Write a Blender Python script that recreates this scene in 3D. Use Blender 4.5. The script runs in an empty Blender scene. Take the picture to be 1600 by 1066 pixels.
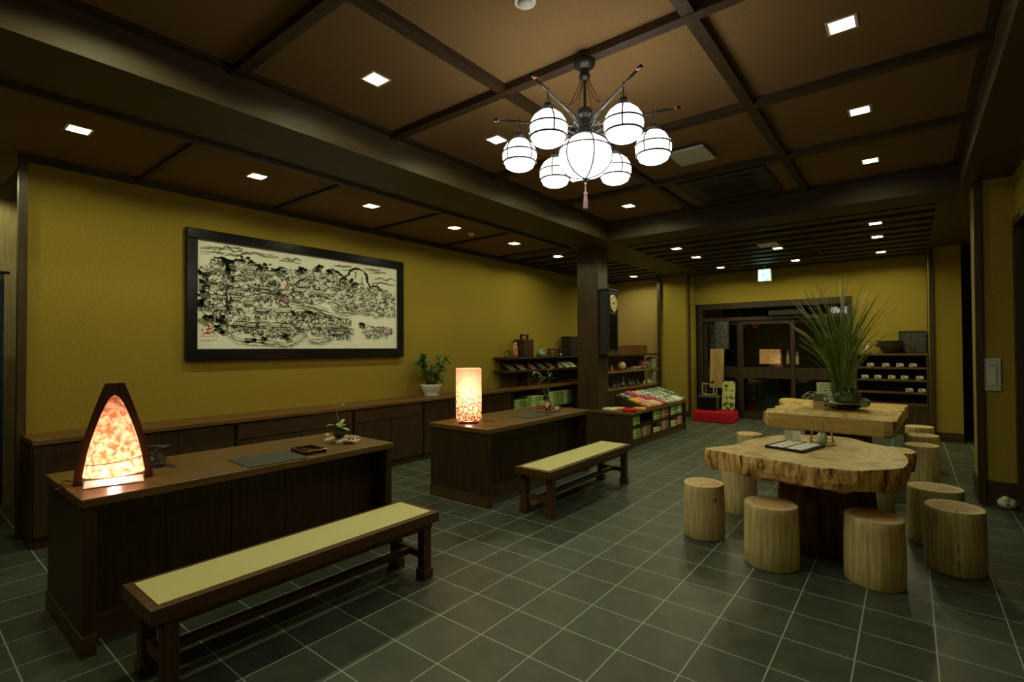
import bpy, bmesh, math, random
from mathutils import Vector, Matrix
random.seed(7)
S = bpy.context.scene
C = S.collection

# ---------------------------------------------------------------- camera, world, exposure
YAW, TILT, ROLL = 0.6689, 0.0151, -0.00485
cd = bpy.data.cameras.new('camera')
cd.sensor_width = 36.0
cd.lens = 785.356 / 1600 * 36.0
cd.clip_start, cd.clip_end = 0.05, 100
cam = bpy.data.objects.new('camera', cd)
C.objects.link(cam)
F0 = Vector((math.cos(YAW), math.sin(YAW), 0)); R0 = Vector((math.sin(YAW), -math.cos(YAW), 0)); ZZ = Vector((0, 0, 1))
FW = F0 * math.cos(TILT) + ZZ * math.sin(TILT); U0 = ZZ * math.cos(TILT) - F0 * math.sin(TILT)
RR = R0 * math.cos(ROLL) + U0 * math.sin(ROLL); UU = U0 * math.cos(ROLL) - R0 * math.sin(ROLL)
M = Matrix((RR, UU, -FW)).transposed().to_4x4()
M.translation = Vector((0, 0, 1.4434))
cam.matrix_world = M
S.camera = cam

w = bpy.data.worlds.new('night'); S.world = w
w.use_nodes = True
w.node_tree.nodes['Background'].inputs[0].default_value = (0.010, 0.011, 0.008, 1)
w.node_tree.nodes['Background'].inputs[1].default_value = 1.0

S.view_settings.view_transform = 'Standard'
S.view_settings.look = 'None'
S.view_settings.exposure = 0.0
S.view_settings.gamma = 1.0
S.view_settings.use_curve_mapping = False

DOWN_W = 16.5        # watts of each recessed spot
DOWN_C = (0.97, 0.93, 0.50)
GLOBE_E = 8.5        # emission of the chandelier glass

# ---------------------------------------------------------------- helpers
OFF = {}

class B:
    def __init__(s):
        s.bm = bmesh.new(); s.mi = 0
    def _f(s, vs):
        try:
            f = s.bm.faces.new(vs); f.material_index = s.mi; return f
        except ValueError:
            return None
    def poly(s, pts):
        return s._f([s.bm.verts.new(p) for p in pts])
    def box(s, x0, y0, z0, x1, y1, z1):
        v = [s.bm.verts.new((x, y, z)) for z in (z0, z1) for x, y in ((x0, y0), (x1, y0), (x1, y1), (x0, y1))]
        for q in ((3, 2, 1, 0), (4, 5, 6, 7), (0, 1, 5, 4), (1, 2, 6, 5), (2, 3, 7, 6), (3, 0, 4, 7)):
            s._f([v[i] for i in q])
        return s
    def obox(s, c, size, rot=None):
        sx, sy, sz = [a / 2 for a in size]; c = Vector(c)
        rot = rot or Matrix.Identity(3)
        v = [s.bm.verts.new(c + rot @ Vector((x, y, z))) for z in (-sz, sz) for x, y in ((-sx, -sy), (sx, -sy), (sx, sy), (-sx, sy))]
        for q in ((3, 2, 1, 0), (4, 5, 6, 7), (0, 1, 5, 4), (1, 2, 6, 5), (2, 3, 7, 6), (3, 0, 4, 7)):
            s._f([v[i] for i in q])
        return s
    def tube(s, pts, r, n=8, caps=True):
        pts = [Vector(p) for p in pts]
        rs = r if isinstance(r, (list, tuple)) else [r] * len(pts)
        rings = []; prev = None
        for i, p in enumerate(pts):
            a = pts[max(0, i - 1)]; b = pts[min(len(pts) - 1, i + 1)]
            d = (b - a).normalized()
            if prev is None:
                up = Vector((0, 0, 1)) if abs(d.z) < .95 else Vector((1, 0, 0))
                e1 = d.cross(up).normalized()
            else:
                e1 = (prev - d * prev.dot(d)).normalized()
            prev = e1; e2 = d.cross(e1)
            rings.append([s.bm.verts.new(p + (e1 * math.cos(t) + e2 * math.sin(t)) * rs[i]) for t in [2 * math.pi * k / n for k in range(n)]])
        for i in range(len(rings) - 1):
            for k in range(n):
                s._f([rings[i][k], rings[i][(k + 1) % n], rings[i + 1][(k + 1) % n], rings[i + 1][k]])
        if caps:
            s._f(list(reversed(rings[0]))); s._f(rings[-1])
        return s
    def lathe(s, prof, c=(0, 0, 0), n=24, sx=1, sy=1):
        rings = []
        for r, z in prof:
            if r < 1e-5:
                rings.append([s.bm.verts.new((c[0], c[1], c[2] + z))])
            else:
                rings.append([s.bm.verts.new((c[0] + r * sx * math.cos(t), c[1] + r * sy * math.sin(t), c[2] + z)) for t in [2 * math.pi * k / n for k in range(n)]])
        for a, b in zip(rings, rings[1:]):
            for k in range(n):
                k2 = (k + 1) % n
                if len(a) == 1 and len(b) == 1: continue
                if len(a) == 1: s._f([a[0], b[k2], b[k]])
                elif len(b) == 1: s._f([a[k], a[k2], b[0]])
                else: s._f([a[k], a[k2], b[k2], b[k]])
        return s
    def ball(s, c, r, sx=1, sy=1, sz=1, n=16, m=10):
        return s.lathe([(r * math.sin(math.pi * i / m), -r * sz * math.cos(math.pi * i / m)) for i in range(m + 1)], c, n, sx, sy)
    def prism(s, pts, z0, z1):
        a = [s.bm.verts.new((x, y, z0)) for x, y in pts]; b = [s.bm.verts.new((x, y, z1)) for x, y in pts]
        s._f(list(reversed(a))); s._f(b)
        for k in range(len(pts)):
            k2 = (k + 1) % len(pts); s._f([a[k], a[k2], b[k2], b[k]])
        return s
    def blade(s, base, d, L, wd, droop=0.3, n=4, side=None, fold=0.0):
        d = Vector(d).normalized(); p = Vector(base)
        sd = Vector(side) if side else d.cross(Vector((0, 0, 1)))
        if sd.length < 1e-3: sd = Vector((1, 0, 0))
        sd.normalize(); prev = None
        for i in range(n + 1):
            t = i / n
            wv = wd * (0.35 + 0.65 * math.sin(math.pi * min(1, t * .9 + .1))) * (1 if t < 1 else .08)
            if t == 0: wv = wd * .3
            q = p + d * (L * t) + Vector((0, 0, -droop * L * t * t))
            l = s.bm.verts.new(q - sd * wv / 2); r = s.bm.verts.new(q + sd * wv / 2)
            if prev: s._f([prev[0], prev[1], r, l])
            prev = (l, r)
        return s

def build(b, name, mats, parent=None, smooth=False, bev=0.0, local=False, origin=None):
    me = bpy.data.meshes.new(name)
    off = Vector((0, 0, 0))
    if parent is not None and not local: off = OFF[parent.name]
    elif origin is not None: off = Vector(origin)
    if not local and off.length > 0:
        for v in b.bm.verts: v.co -= off
    bmesh.ops.recalc_face_normals(b.bm, faces=b.bm.faces[:])
    b.bm.to_mesh(me); b.bm.free()
    for m in (mats if isinstance(mats, (list, tuple)) else [mats]): me.materials.append(m)
    if smooth:
        for p in me.polygons: p.use_smooth = True
    o = bpy.data.objects.new(name, me); C.objects.link(o)
    if parent is not None: o.parent = parent; OFF[o.name] = OFF[parent.name].copy()
    else:
        o.location = off; OFF[o.name] = off.copy()
    if bev:
        md = o.modifiers.new('bevel', 'BEVEL'); md.width = bev; md.segments = 2; md.limit_method = 'ANGLE'
        md.harden_normals = False
    return o

def tag(o, label, cat, group=None):
    o['label'] = label; o['category'] = cat
    if group: o['group'] = group
    return o

def thing(name, label, cat, loc=(0, 0, 0), group=None, rz=0.0):
    o = bpy.data.objects.new(name, None); C.objects.link(o)
    o.empty_display_size = 0.1
    o.location = loc; o.rotation_euler = (0, 0, rz)
    OFF[o.name] = Vector(loc)
    return tag(o, label, cat, group)

def struct(o):
    o['kind'] = 'structure'; return o

def dup(root, loc, rz, label, group=None):
    r = root.copy(); C.objects.link(r); r.location = loc; r.rotation_euler = (0, 0, rz); r['label'] = label
    if group: r['group'] = group
    OFF[r.name] = Vector(loc)
    for ch in list(root.children):
        c = ch.copy(); C.objects.link(c); c.parent = r
        for g in list(ch.children):
            d = g.copy(); C.objects.link(d); d.parent = c
    return r

# ---------------------------------------------------------------- materials
def base_mat(name):
    m = bpy.data.materials.new(name); m.use_nodes = True
    nt = m.node_tree; p = nt.nodes['Principled BSDF']
    return m, nt, p

def plain(name, col, rough=.6, metal=0.0, spec=.5, emis=None, es=0.0):
    m, nt, p = base_mat(name)
    p.inputs['Base Color'].default_value = (*col, 1); p.inputs['Roughness'].default_value = rough
    p.inputs['Metallic'].default_value = metal; p.inputs['Specular IOR Level'].default_value = spec
    if emis:
        p.inputs['Emission Color'].default_value = (*emis, 1); p.inputs['Emission Strength'].default_value = es
    return m

def noisy(name, c1, c2, scale=8.0, stretch=(1, 1, 1), rough=.6, bump=0.0, lo=.35, hi=.65, detail=5, spec=.5, mid=None, dist=0.0):
    m, nt, p = base_mat(name); L = nt.links.new
    tc = nt.nodes.new('ShaderNodeTexCoord'); mp = nt.nodes.new('ShaderNodeMapping')
    mp.inputs['Scale'].default_value = stretch
    nz = nt.nodes.new('ShaderNodeTexNoise'); nz.inputs['Scale'].default_value = scale; nz.inputs['Detail'].default_value = detail
    nz.inputs['Distortion'].default_value = dist
    cr = nt.nodes.new('ShaderNodeValToRGB')
    cr.color_ramp.elements[0].position = lo; cr.color_ramp.elements[0].color = (*c1, 1)
    cr.color_ramp.elements[1].position = hi; cr.color_ramp.elements[1].color = (*c2, 1)
    if mid:
        e = cr.color_ramp.elements.new((lo + hi) / 2); e.color = (*mid, 1)
    L(tc.outputs['Object'], mp.inputs[0]); L(mp.outputs[0], nz.inputs['Vector']); L(nz.outputs['Fac'], cr.inputs[0])
    L(cr.outputs[0], p.inputs['Base Color'])
    p.inputs['Roughness'].default_value = rough; p.inputs['Specular IOR Level'].default_value = spec
    if bump:
        bp = nt.nodes.new('ShaderNodeBump'); bp.inputs['Strength'].default_value = bump; bp.inputs['Distance'].default_value = .01
        L(nz.outputs['Fac'], bp.inputs['Height']); L(bp.outputs[0], p.inputs['Normal'])
    return m

def rings(name, c1, c2, scale, rough=.6, noise=.25, sx=1, sy=1, c3=None, cx=0, cy=0, nscale=3.0, rim=None):
    """growth rings around the local z axis"""
    m, nt, p = base_mat(name); L = nt.links.new
    tc = nt.nodes.new('ShaderNodeTexCoord'); mp = nt.nodes.new('ShaderNodeMapping')
    mp.inputs['Scale'].default_value = (sx, sy, 0); mp.inputs['Location'].default_value = (-cx * sx, -cy * sy, 0)
    nz = nt.nodes.new('ShaderNodeTexNoise'); nz.inputs['Scale'].default_value = nscale; nz.inputs['Detail'].default_value = 4
    ln = nt.nodes.new('ShaderNodeVectorMath'); ln.operation = 'LENGTH'
    a = nt.nodes.new('ShaderNodeMath'); a.operation = 'MULTIPLY_ADD'; a.inputs[1].default_value = noise
    mu = nt.nodes.new('ShaderNodeMath'); mu.operation = 'MULTIPLY'; mu.inputs[1].default_value = scale
    si = nt.nodes.new('ShaderNodeMath'); si.operation = 'SINE'
    ab = nt.nodes.new('ShaderNodeMath'); ab.operation = 'MULTIPLY_ADD'; ab.inputs[1].default_value = .5; ab.inputs[2].default_value = .5
    cr = nt.nodes.new('ShaderNodeValToRGB')
    cr.color_ramp.elements[0].color = (*c1, 1); cr.color_ramp.elements[1].color = (*c2, 1); cr.color_ramp.elements[1].position = .5
    L(tc.outputs['Object'], mp.inputs[0]); L(mp.outputs[0], ln.inputs[0]); L(tc.outputs['Object'], nz.inputs['Vector'])
    L(nz.outputs['Fac'], a.inputs[0]); L(ln.outputs['Value'], a.inputs[2]); L(a.outputs[0], mu.inputs[0]); L(mu.outputs[0], si.inputs[0]); L(si.outputs[0], ab.inputs[0]); L(ab.outputs[0], cr.inputs[0])
    out = cr.outputs[0]
    if c3:
        n2 = nt.nodes.new('ShaderNodeTexNoise'); n2.inputs['Scale'].default_value = 5; n2.inputs['Detail'].default_value = 6; n2.inputs['Distortion'].default_value = 1.2
        c2r = nt.nodes.new('ShaderNodeValToRGB'); c2r.color_ramp.elements[0].position = .48; c2r.color_ramp.elements[1].position = .68
        mx = nt.nodes.new('ShaderNodeMixRGB'); mx.inputs[2].default_value = (*c3, 1)
        L(tc.outputs['Object'], n2.inputs['Vector']); L(n2.outputs['Fac'], c2r.inputs[0]); L(c2r.outputs[0], mx.inputs[0]); L(out, mx.inputs[1]); out = mx.outputs[0]
    if rim:      # pale sapwood outside the heartwood
        mr = nt.nodes.new('ShaderNodeMapRange'); mr.inputs[1].default_value = rim[0]; mr.inputs[2].default_value = rim[1]
        mx = nt.nodes.new('ShaderNodeMixRGB'); mx.inputs[2].default_value = (*rim[2], 1)
        L(a.outputs[0], mr.inputs[0]); L(mr.outputs[0], mx.inputs[0]); L(out, mx.inputs[1]); out = mx.outputs[0]
    L(out, p.inputs['Base Color']); p.inputs['Roughness'].default_value = rough
    return m

def wood(name, c1, c2, axis='x', rough=.42, sc=1.0, bump=0.0, spec=.4):
    st = {'x': (1.0, 16, 16), 'y': (16, 1.0, 16), 'z': (16, 16, 1.0)}[axis]
    return noisy(name, c1, c2, 3.0 * sc, st, rough, bump, .32, .68, 7, spec)

def paper(name, c1, c2, scale, es, base=(.8, .7, .5), speckle=False):
    """translucent lamp paper lit from a bulb inside"""
    m = bpy.data.materials.new(name); m.use_nodes = True; nt = m.node_tree; nt.nodes.clear(); L = nt.links.new
    out = nt.nodes.new('ShaderNodeOutputMaterial'); tr = nt.nodes.new('ShaderNodeBsdfTranslucent'); df = nt.nodes.new('ShaderNodeBsdfDiffuse')
    mx = nt.nodes.new('ShaderNodeMixShader'); mx.inputs[0].default_value = .25
    tc = nt.nodes.new('ShaderNodeTexCoord'); nz = nt.nodes.new('ShaderNodeTexNoise'); nz.inputs['Scale'].default_value = scale; nz.inputs['Detail'].default_value = 6
    nz.inputs['Distortion'].default_value = .4
    cr = nt.nodes.new('ShaderNodeValToRGB'); cr.color_ramp.elements[0].position = .38; cr.color_ramp.elements[1].position = .62
    cr.color_ramp.elements[0].color = (*c1, 1); cr.color_ramp.elements[1].color = (*c2, 1)
    L(tc.outputs['Object'], nz.inputs['Vector']); L(nz.outputs['Fac'], cr.inputs[0])
    col = cr.outputs[0]
    if speckle:   # printed field of reeds on the lower half of the paper
        sp = nt.nodes.new('ShaderNodeSeparateXYZ'); L(tc.outputs['Object'], sp.inputs[0])
        st = nt.nodes.new('ShaderNodeMapping'); st.inputs['Scale'].default_value = (1.25, 1.25, .7); L(tc.outputs['Object'], st.inputs[0])
        vo = nt.nodes.new('ShaderNodeTexNoise'); vo.inputs['Scale'].default_value = 80; vo.inputs['Detail'].default_value = 1; L(st.outputs[0], vo.inputs['Vector'])
        mp = nt.nodes.new('ShaderNodeMapRange'); mp.inputs[1].default_value = .38; mp.inputs[2].default_value = .05; mp.inputs[3].default_value = -.20; mp.inputs[4].default_value = .05
        L(sp.outputs['Z'], mp.inputs[0])
        ad = nt.nodes.new('ShaderNodeMath'); ad.operation = 'ADD'; L(vo.outputs['Fac'], ad.inputs[0]); L(mp.outputs[0], ad.inputs[1])
        gt = nt.nodes.new('ShaderNodeValToRGB'); gt.color_ramp.elements[0].position = .47; gt.color_ramp.elements[1].position = .53
        L(ad.outputs[0], gt.inputs[0])
        m2 = nt.nodes.new('ShaderNodeMixRGB'); m2.inputs[2].default_value = (.22, .05, .008, 1); L(gt.outputs[0], m2.inputs[0]); L(col, m2.inputs[1]); col = m2.outputs[0]
    L(col, tr.inputs[0]); L(col, df.inputs[0]); L(tr.outputs[0], mx.inputs[1]); L(df.outputs[0], mx.inputs[2])
    L(mx.outputs[0], out.inputs[0])
    return m

def tile_mat():
    m, nt, p = base_mat('slate_floor_tile'); L = nt.links.new
    def mth(op, a=None, b=None):
        n = nt.nodes.new('ShaderNodeMath'); n.operation = op
        for i, v in ((0, a), (1, b)):
            if v is None: continue
            if isinstance(v, (int, float)): n.inputs[i].default_value = v
            else: L(v, n.inputs[i])
        return n.outputs[0]
    tc = nt.nodes.new('ShaderNodeTexCoord'); sp = nt.nodes.new('ShaderNodeSeparateXYZ'); L(tc.outputs['Object'], sp.inputs[0])
    ds = []; cells = []
    for ax, o in (('X', .10824), ('Y', .21681)):
        q = mth('DIVIDE', mth('SUBTRACT', sp.outputs[ax], o), .3)
        cells.append(mth('FLOOR', q))
        fr = mth('SUBTRACT', q, mth('FLOOR', q))
        ds.append(mth('ABSOLUTE', mth('SUBTRACT', fr, .5)))
    d = mth('MAXIMUM', ds[0], ds[1])
    g = nt.nodes.new('ShaderNodeMapRange'); g.inputs[1].default_value = .5 - .012; g.inputs[2].default_value = .5 - .008
    L(d, g.inputs[0])
    cb = nt.nodes.new('ShaderNodeCombineXYZ'); L(cells[0], cb.inputs[0]); L(cells[1], cb.inputs[1])
    wn = nt.nodes.new('ShaderNodeTexWhiteNoise'); L(cb.outputs[0], wn.inputs[0])
    nz = nt.nodes.new('ShaderNodeTexNoise'); nz.inputs['Scale'].default_value = 7; nz.inputs['Detail'].default_value = 8; L(tc.outputs['Object'], nz.inputs['Vector'])
    cr = nt.nodes.new('ShaderNodeValToRGB'); cr.color_ramp.elements[0].position = .3; cr.color_ramp.elements[1].position = .75
    cr.color_ramp.elements[0].color = (.047, .060, .041, 1); cr.color_ramp.elements[1].color = (.080, .098, .070, 1)
    L(nz.outputs['Fac'], cr.inputs[0])
    hv = nt.nodes.new('ShaderNodeHueSaturation'); L(cr.outputs[0], hv.inputs['Color'])
    L(mth('ADD', mth('MULTIPLY', wn.outputs['Value'], .22), .89), hv.inputs['Value'])
    mx = nt.nodes.new('ShaderNodeMixRGB'); mx.inputs[2].default_value = (.36, .44, .38, 1)
    L(g.outputs[0], mx.inputs[0]); L(hv.outputs[0], mx.inputs[1]); L(mx.outputs[0], p.inputs['Base Color'])
    p.inputs['Roughness'].default_value = .42; p.inputs['Specular IOR Level'].default_value = .45
    bp = nt.nodes.new('ShaderNodeBump'); bp.inputs['Strength'].default_value = .12; bp.inputs['Distance'].default_value = .004
    L(nz.outputs['Fac'], bp.inputs['Height']); L(bp.outputs[0], p.inputs['Normal'])
    return m

WALL = noisy('ochre_plaster', (.295, .220, .032), (.335, .255, .042), 60, rough=.9, bump=.05, spec=.1)
CEIL = noisy('brown_ceiling_cloth', (.19, .118, .046), (.25, .158, .064), 140, rough=.9, bump=.06, spec=.1)
TRIM = wood('dark_trim_wood', (.030, .019, .008), (.058, .035, .014), 'x', .5)
TRIMY = wood('dark_trim_wood_cross', (.030, .019, .008), (.058, .035, .014), 'y', .5)
TRIMZ = wood('dark_post_wood', (.034, .021, .007), (.066, .039, .013), 'z', .45)
SOFF = wood('soffit_wood', (.050, .034, .013), (.078, .052, .020), 'x', .55)
SLAT = wood('slat_wood', (.042, .029, .013), (.062, .042, .019), 'y', .6)
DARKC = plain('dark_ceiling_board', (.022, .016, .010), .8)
DKTOP = wood('desk_top_wood', (.105, .056, .015), (.17, .092, .026), 'x', .36)
DKPAN = wood('desk_panel_wood', (.030, .017, .006), (.062, .035, .011), 'z', .45)
DKSKIRT = wood('skirting_wood', (.070, .040, .012), (.11, .062, .019), 'x', .5)
CABX = wood('cabinet_drawer_wood', (.044, .025, .008), (.080, .044, .014), 'x', .45)
BEN = wood('bench_wood', (.070, .032, .010), (.120, .054, .016), 'x', .4)
BENZ = wood('bench_leg_wood', (.062, .029, .009), (.105, .048, .014), 'z', .42)
TAT = noisy('tatami_rush', (.58, .56, .25), (.70, .68, .32), 30, (3, 60, 1), .8, .08, spec=.15)
BLACK = plain('black_lacquer', (.008, .008, .009), .25, spec=.35)
BLACKM = plain('black_matt', (.014, .013, .012), .6)
IRON = plain('dark_iron', (.05, .055, .05), .32, .6)
CANVAS = noisy('ink_paper', (.88, .90, .80), (.93, .95, .86), 30, rough=.85, spec=.1)
INK = noisy('black_ink', (.012, .013, .010), (.05, .052, .04), 60, rough=.9, spec=.1)
INKG = noisy('grey_ink_wash', (.20, .21, .14), (.36, .37, .26), 25, rough=.9, spec=.1)
PINKI = plain('pink_pigment', (.62, .28, .36), .9)
REDI = plain('red_seal_pigment', (.50, .05, .06), .9)
SLAB = rings('slab_top_wood', (.52, .35, .10), (.64, .44, .14), 95, .42, .55, 1.0, 1.0, (.34, .19, .048), .1, .1, 2.2)
SLABE = noisy('slab_live_edge', (.10, .042, .012), (.80, .56, .22), 12, (2.2, 2.2, .50), .65, .6, .36, .60, 8, .3, (.55, .31, .09), .5)
SLABS = noisy('slab_sawn_edge', (.46, .29, .07), (.64, .43, .12), 6, (1, 1, 6), .5, .1, .3, .7)
TRUNK = noisy('trunk_bark', (.035, .016, .008), (.17, .065, .022), 7, (2, 2, .5), .75, .6, .35, .65)
LOGS = noisy('peeled_log', (.44, .36, .14), (.72, .61, .29), 7, (8, 8, .55), .6, .25, .32, .66)
LOGT = rings('log_end_grain', (.58, .38, .16), (.70, .49, .23), 190, .65, .05, c3=(.62, .34, .17), nscale=4, rim=(.135, .158, (.74, .60, .30)))
WHITEC = plain('white_ceramic', (.72, .74, .68), .25)
OFFW = plain('off_white_plastic', (.62, .62, .52), .5)
SOIL = noisy('moss_soil', (.03, .028, .014), (.06, .07, .02), 40, rough=.95)
LEAF = noisy('leaf_green', (.045, .125, .020), (.12, .26, .05), 14, rough=.45)
LEAFL = noisy('pale_leaf', (.22, .36, .08), (.50, .58, .25), 20, rough=.5)
REED = noisy('reed_green', (.07, .14, .022), (.20, .30, .06), 8, rough=.5)
REEDD = noisy('dry_reed_tip', (.42, .38, .20), (.62, .56, .34), 8, rough=.6)
FLOW = plain('white_petal', (.85, .85, .80), .6)
GLOBE = plain('lit_opal_glass', (.9, .88, .85), .3, emis=(1.0, .93, .86), es=GLOBE_E)
LENS = plain('lit_lamp_lens', (.9, .9, .8), .3, emis=(1.0, .93, .66), es=22)
REFL = plain('lamp_reflector', (.78, .80, .70), .35, .3)

def glass_mat():
    m = bpy.data.materials.new('door_glass'); m.use_nodes = True; nt = m.node_tree; nt.nodes.clear(); L = nt.links.new
    out = nt.nodes.new('ShaderNodeOutputMaterial'); tr = nt.nodes.new('ShaderNodeBsdfTransparent'); gl = nt.nodes.new('ShaderNodeBsdfGlossy')
    gl.inputs['Roughness'].default_value = .03; tr.inputs[0].default_value = (.80, .84, .78, 1)
    fr = nt.nodes.new('ShaderNodeFresnel'); fr.inputs[0].default_value = 1.5
    mx = nt.nodes.new('ShaderNodeMixShader'); L(fr.outputs[0], mx.inputs[0]); L(tr.outputs[0], mx.inputs[1]); L(gl.outputs[0], mx.inputs[2]); L(mx.outputs[0], out.inputs[0])
    return m
GLASS = glass_mat()

# ---------------------------------------------------------------- room shell
ZS, ZC = 2.97, 3.228          # soffit height, coffer height
YL, YR = 5.40, -.75           # left and right wall faces
XB = 10.9                     # entrance wall
def sbox(name, mats, *boxes, bev=0.0):
    b = B()
    for q in boxes: b.box(*q)
    return struct(build(b, name, mats, bev=bev))

floor = sbox('floor', tile_mat(), (-2.2, -3.2, -.1, 14.5, 8.0, 0))
sbox('wall_left', WALL, (.72, YL, 0, XB, YL + .12, 3.3))
sbox('wall_annex', noisy('pale_board_wall', (.42, .34, .16), (.52, .43, .22), 9, (6, 1, .6), .7), (-2.2, 6.6, 0, 2.0, 6.7, 3.3))
sbox('wall_unseen_rear', WALL, (-2.2, -3.2, 0, -2.1, 8.0, 3.3))  # unseen wall behind the camera, added to bounce light back into the room
sbox('wall_pier_left', WALL, (10.55, 3.60, 0, XB + .1, 4.24, ZS))
sbox('wall_recess_left', noisy('brown_plaster', (.42, .30, .09), (.47, .34, .11), 60, rough=.9, bump=.05), (10.78, 4.24, 0, 10.9, YL, 3.3))
sbox('wall_back', WALL, (XB, -.25, 0, XB + .12, .80, 3.3), (XB, .80, 2.36, XB + .12, 3.60, 3.3))
sbox('wall_pier_right', WALL, (10.05, -.62, 0, XB + .1, -.25, ZS))
sbox('wall_switch_pier', WALL, (6.30, YR, 0, 6.72, -.49, ZS))
sbox('wall_right', WALL, (6.22, YR - .12, 0, 6.72, YR, 3.3), (3.6, YR - .12, 2.565, 6.22, YR, 3.3), (-2.2, YR - .12, 0, 3.6, YR, 3.3), (6.72, YR - .5, 0, 11.0, YR - .38, 3.3))
sbox('wall_dark_filler', DARKC, (11.0, -1.4, 0, 11.1, -.6, 3.3))  # dark filler added so the gap past the right pier stays dark
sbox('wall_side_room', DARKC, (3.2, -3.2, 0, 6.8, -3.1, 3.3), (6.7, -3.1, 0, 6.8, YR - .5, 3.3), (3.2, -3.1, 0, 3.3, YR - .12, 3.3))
# posts
sbox('trim_1', TRIMZ, (.668, YL - .06, 0, .72, YL + .01, ZS))
sbox('trim_2', TRIMZ, (10.49, 4.21, 0, 10.56, 4.28, ZS), (10.51, 3.585, 0, 10.57, 3.625, ZS), (10.86, -.29, 0, 10.92, -.24, ZS), (10.0, -.30, 0, 10.07, -.245, ZS))
sbox('trim_3', TRIMZ, (6.27, -.53, 0, 6.33, -.48, ZS), (6.25, -.765, 0, 6.31, -.735, 2.565))
sbox('pillar', TRIMZ, (6.80, 3.71, 0, 7.13, 4.075, ZS), bev=.012)
# door frame of the dark side room
sbox('trim_4', TRIM, (3.6, -.80, 2.50, 6.25, -.73, 2.565), (6.20, -.86, 0, 6.25, -.735, 2.5))
# skirting
sbox('baseboard_back', TRIMY, (10.535, 3.6, 0, 10.55, 4.24, .12), (10.765, 4.28, 0, 10.78, YL, .12), (10.035, -.62, 0, 10.05, -.30, .14), (XB - .015, -.2, 0, XB, .75, .12))
sbox('baseboard_right', TRIM, (6.285, -.735, 0, 6.30, -.49, .22), (6.33, -.49, 0, 6.72, -.478, .22), (-2.1, YR, 0, 3.6, YR + .012, .12))
# ceilings
DLA = [(2.03, 2.74), (3.27, 2.74), (4.55, 2.74), (5.84, 2.74), (3.30, .27), (4.59, .27), (5.89, .27)]
DLC = [(7.0, 4.55), (10.0, 4.59), (7.62, 2.79), (8.56, 2.80), (9.96, 2.80), (8.60, 1.57), (10.0, 1.55), (7.64, .31), (8.60, .33), (10.02, .34)]
DLB = [(x, 4.51) for x in (.86, 2.08, 3.28, 4.54, 5.77)]
def holed(x0, y0, z0, x1, y1, z1, holes, h=.066):
    holes = [(x, y) for x, y in holes if x0 - h < x < x1 + h and y0 - h < y < y1 + h]
    xs = sorted([x0, x1] + [min(x1, max(x0, x + s)) for x, y in holes for s in (-h, h)]); ys = sorted(set([y0, y1] + [y + s for x, y in holes for s in (-h, h)]))
    out = []
    for a, c in zip(xs, xs[1:]):
        if c - a < 1e-5: continue
        run = None
        for d, e in zip(ys, ys[1:]):
            if any(abs((a + c) / 2 - x) < h and abs((d + e) / 2 - y) < h for x, y in holes):
                if run: out.append((a, run[0], z0, c, run[1], z1)); run = None
            else: run = (run[0], e) if run else (d, e)
        if run: out.append((a, run[0], z0, c, run[1], z1))
    return out
sbox('ceiling', CEIL, *holed(-1.1, -.40, ZC, 6.45, 3.34, ZC + .06, DLA))
sbox('ceiling_left_bay', CEIL, *holed(-2.2, 4.0, ZS + .012, 6.5, YL, ZS + .072, DLB))
sbox('ceiling_annex', CEIL, (-2.2, YL, ZS + .012, .72, 8.0, ZS + .07))
sbox('ceiling_entrance', DARKC, (6.9, -.25, ZS + .10, 11.0, 3.36, ZS + .16), (6.5, 4.0, ZS + .10, 10.9, YL, ZS + .16))
sbox('trim_5', SOFF, (-2.2, 3.34, ZS, 10.75, 4.0, ZC + .06))
sbox('trim_6', SLAT, (6.45, -.40, ZS, 6.95, 3.34, ZC + .06), (-2.2, -.40, ZS, -1.1, 3.34, ZC + .06))
sbox('trim_7', SOFF, (-2.2, -3.2, ZS, 11.0, -.40, ZC + .06), (6.95, -.40, ZS, 11.0, -.25, ZC + .06))
# edge mouldings and battens
sbox('trim_8', TRIM, (-2.2, 4.0, ZS - .03, 6.5, 4.045, ZS + .012), (.72, YL - .045, ZS - .045, 10.7, YL, ZS + .012), (-1.1, 3.29, ZC - .03, 6.45, 3.34, ZC), (-1.1, -.40, ZC - .03, 6.45, -.35, ZC))
sbox('trim_9', TRIMY, *[(x - .022, 4.045, ZS - .018, x + .022, YL - .045, ZS + .012) for x in (.19, 1.45, 2.66, 3.93, 5.18, 6.42)])
sbox('trim_10', TRIMY, *[(x - .035, -.40, ZC - .05, x + .035, 3.34, ZC) for x in (.15, 1.40, 2.645, 3.915, 5.17)], (6.40, -.40, ZC - .03, 6.45, 3.34, ZC))
sbox('trim_11', TRIM, *[(-1.1, y - .035, ZC - .045, 6.45, y + .035, ZC) for y in (2.145, .885)])
sl = []
x = 7.03
while x < 10.8:
    sl += holed(x, -.25, ZS, x + .20, 3.34, ZS + .09, DLC); sl += holed(x, 4.0, ZS, x + .20, YL - .045, ZS + .09, DLC); x += .40
sl += holed(6.55, 4.0, ZS, 6.80, YL - .045, ZS + .09, DLC)
sbox('trim_12', SLAT, *sl)

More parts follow.
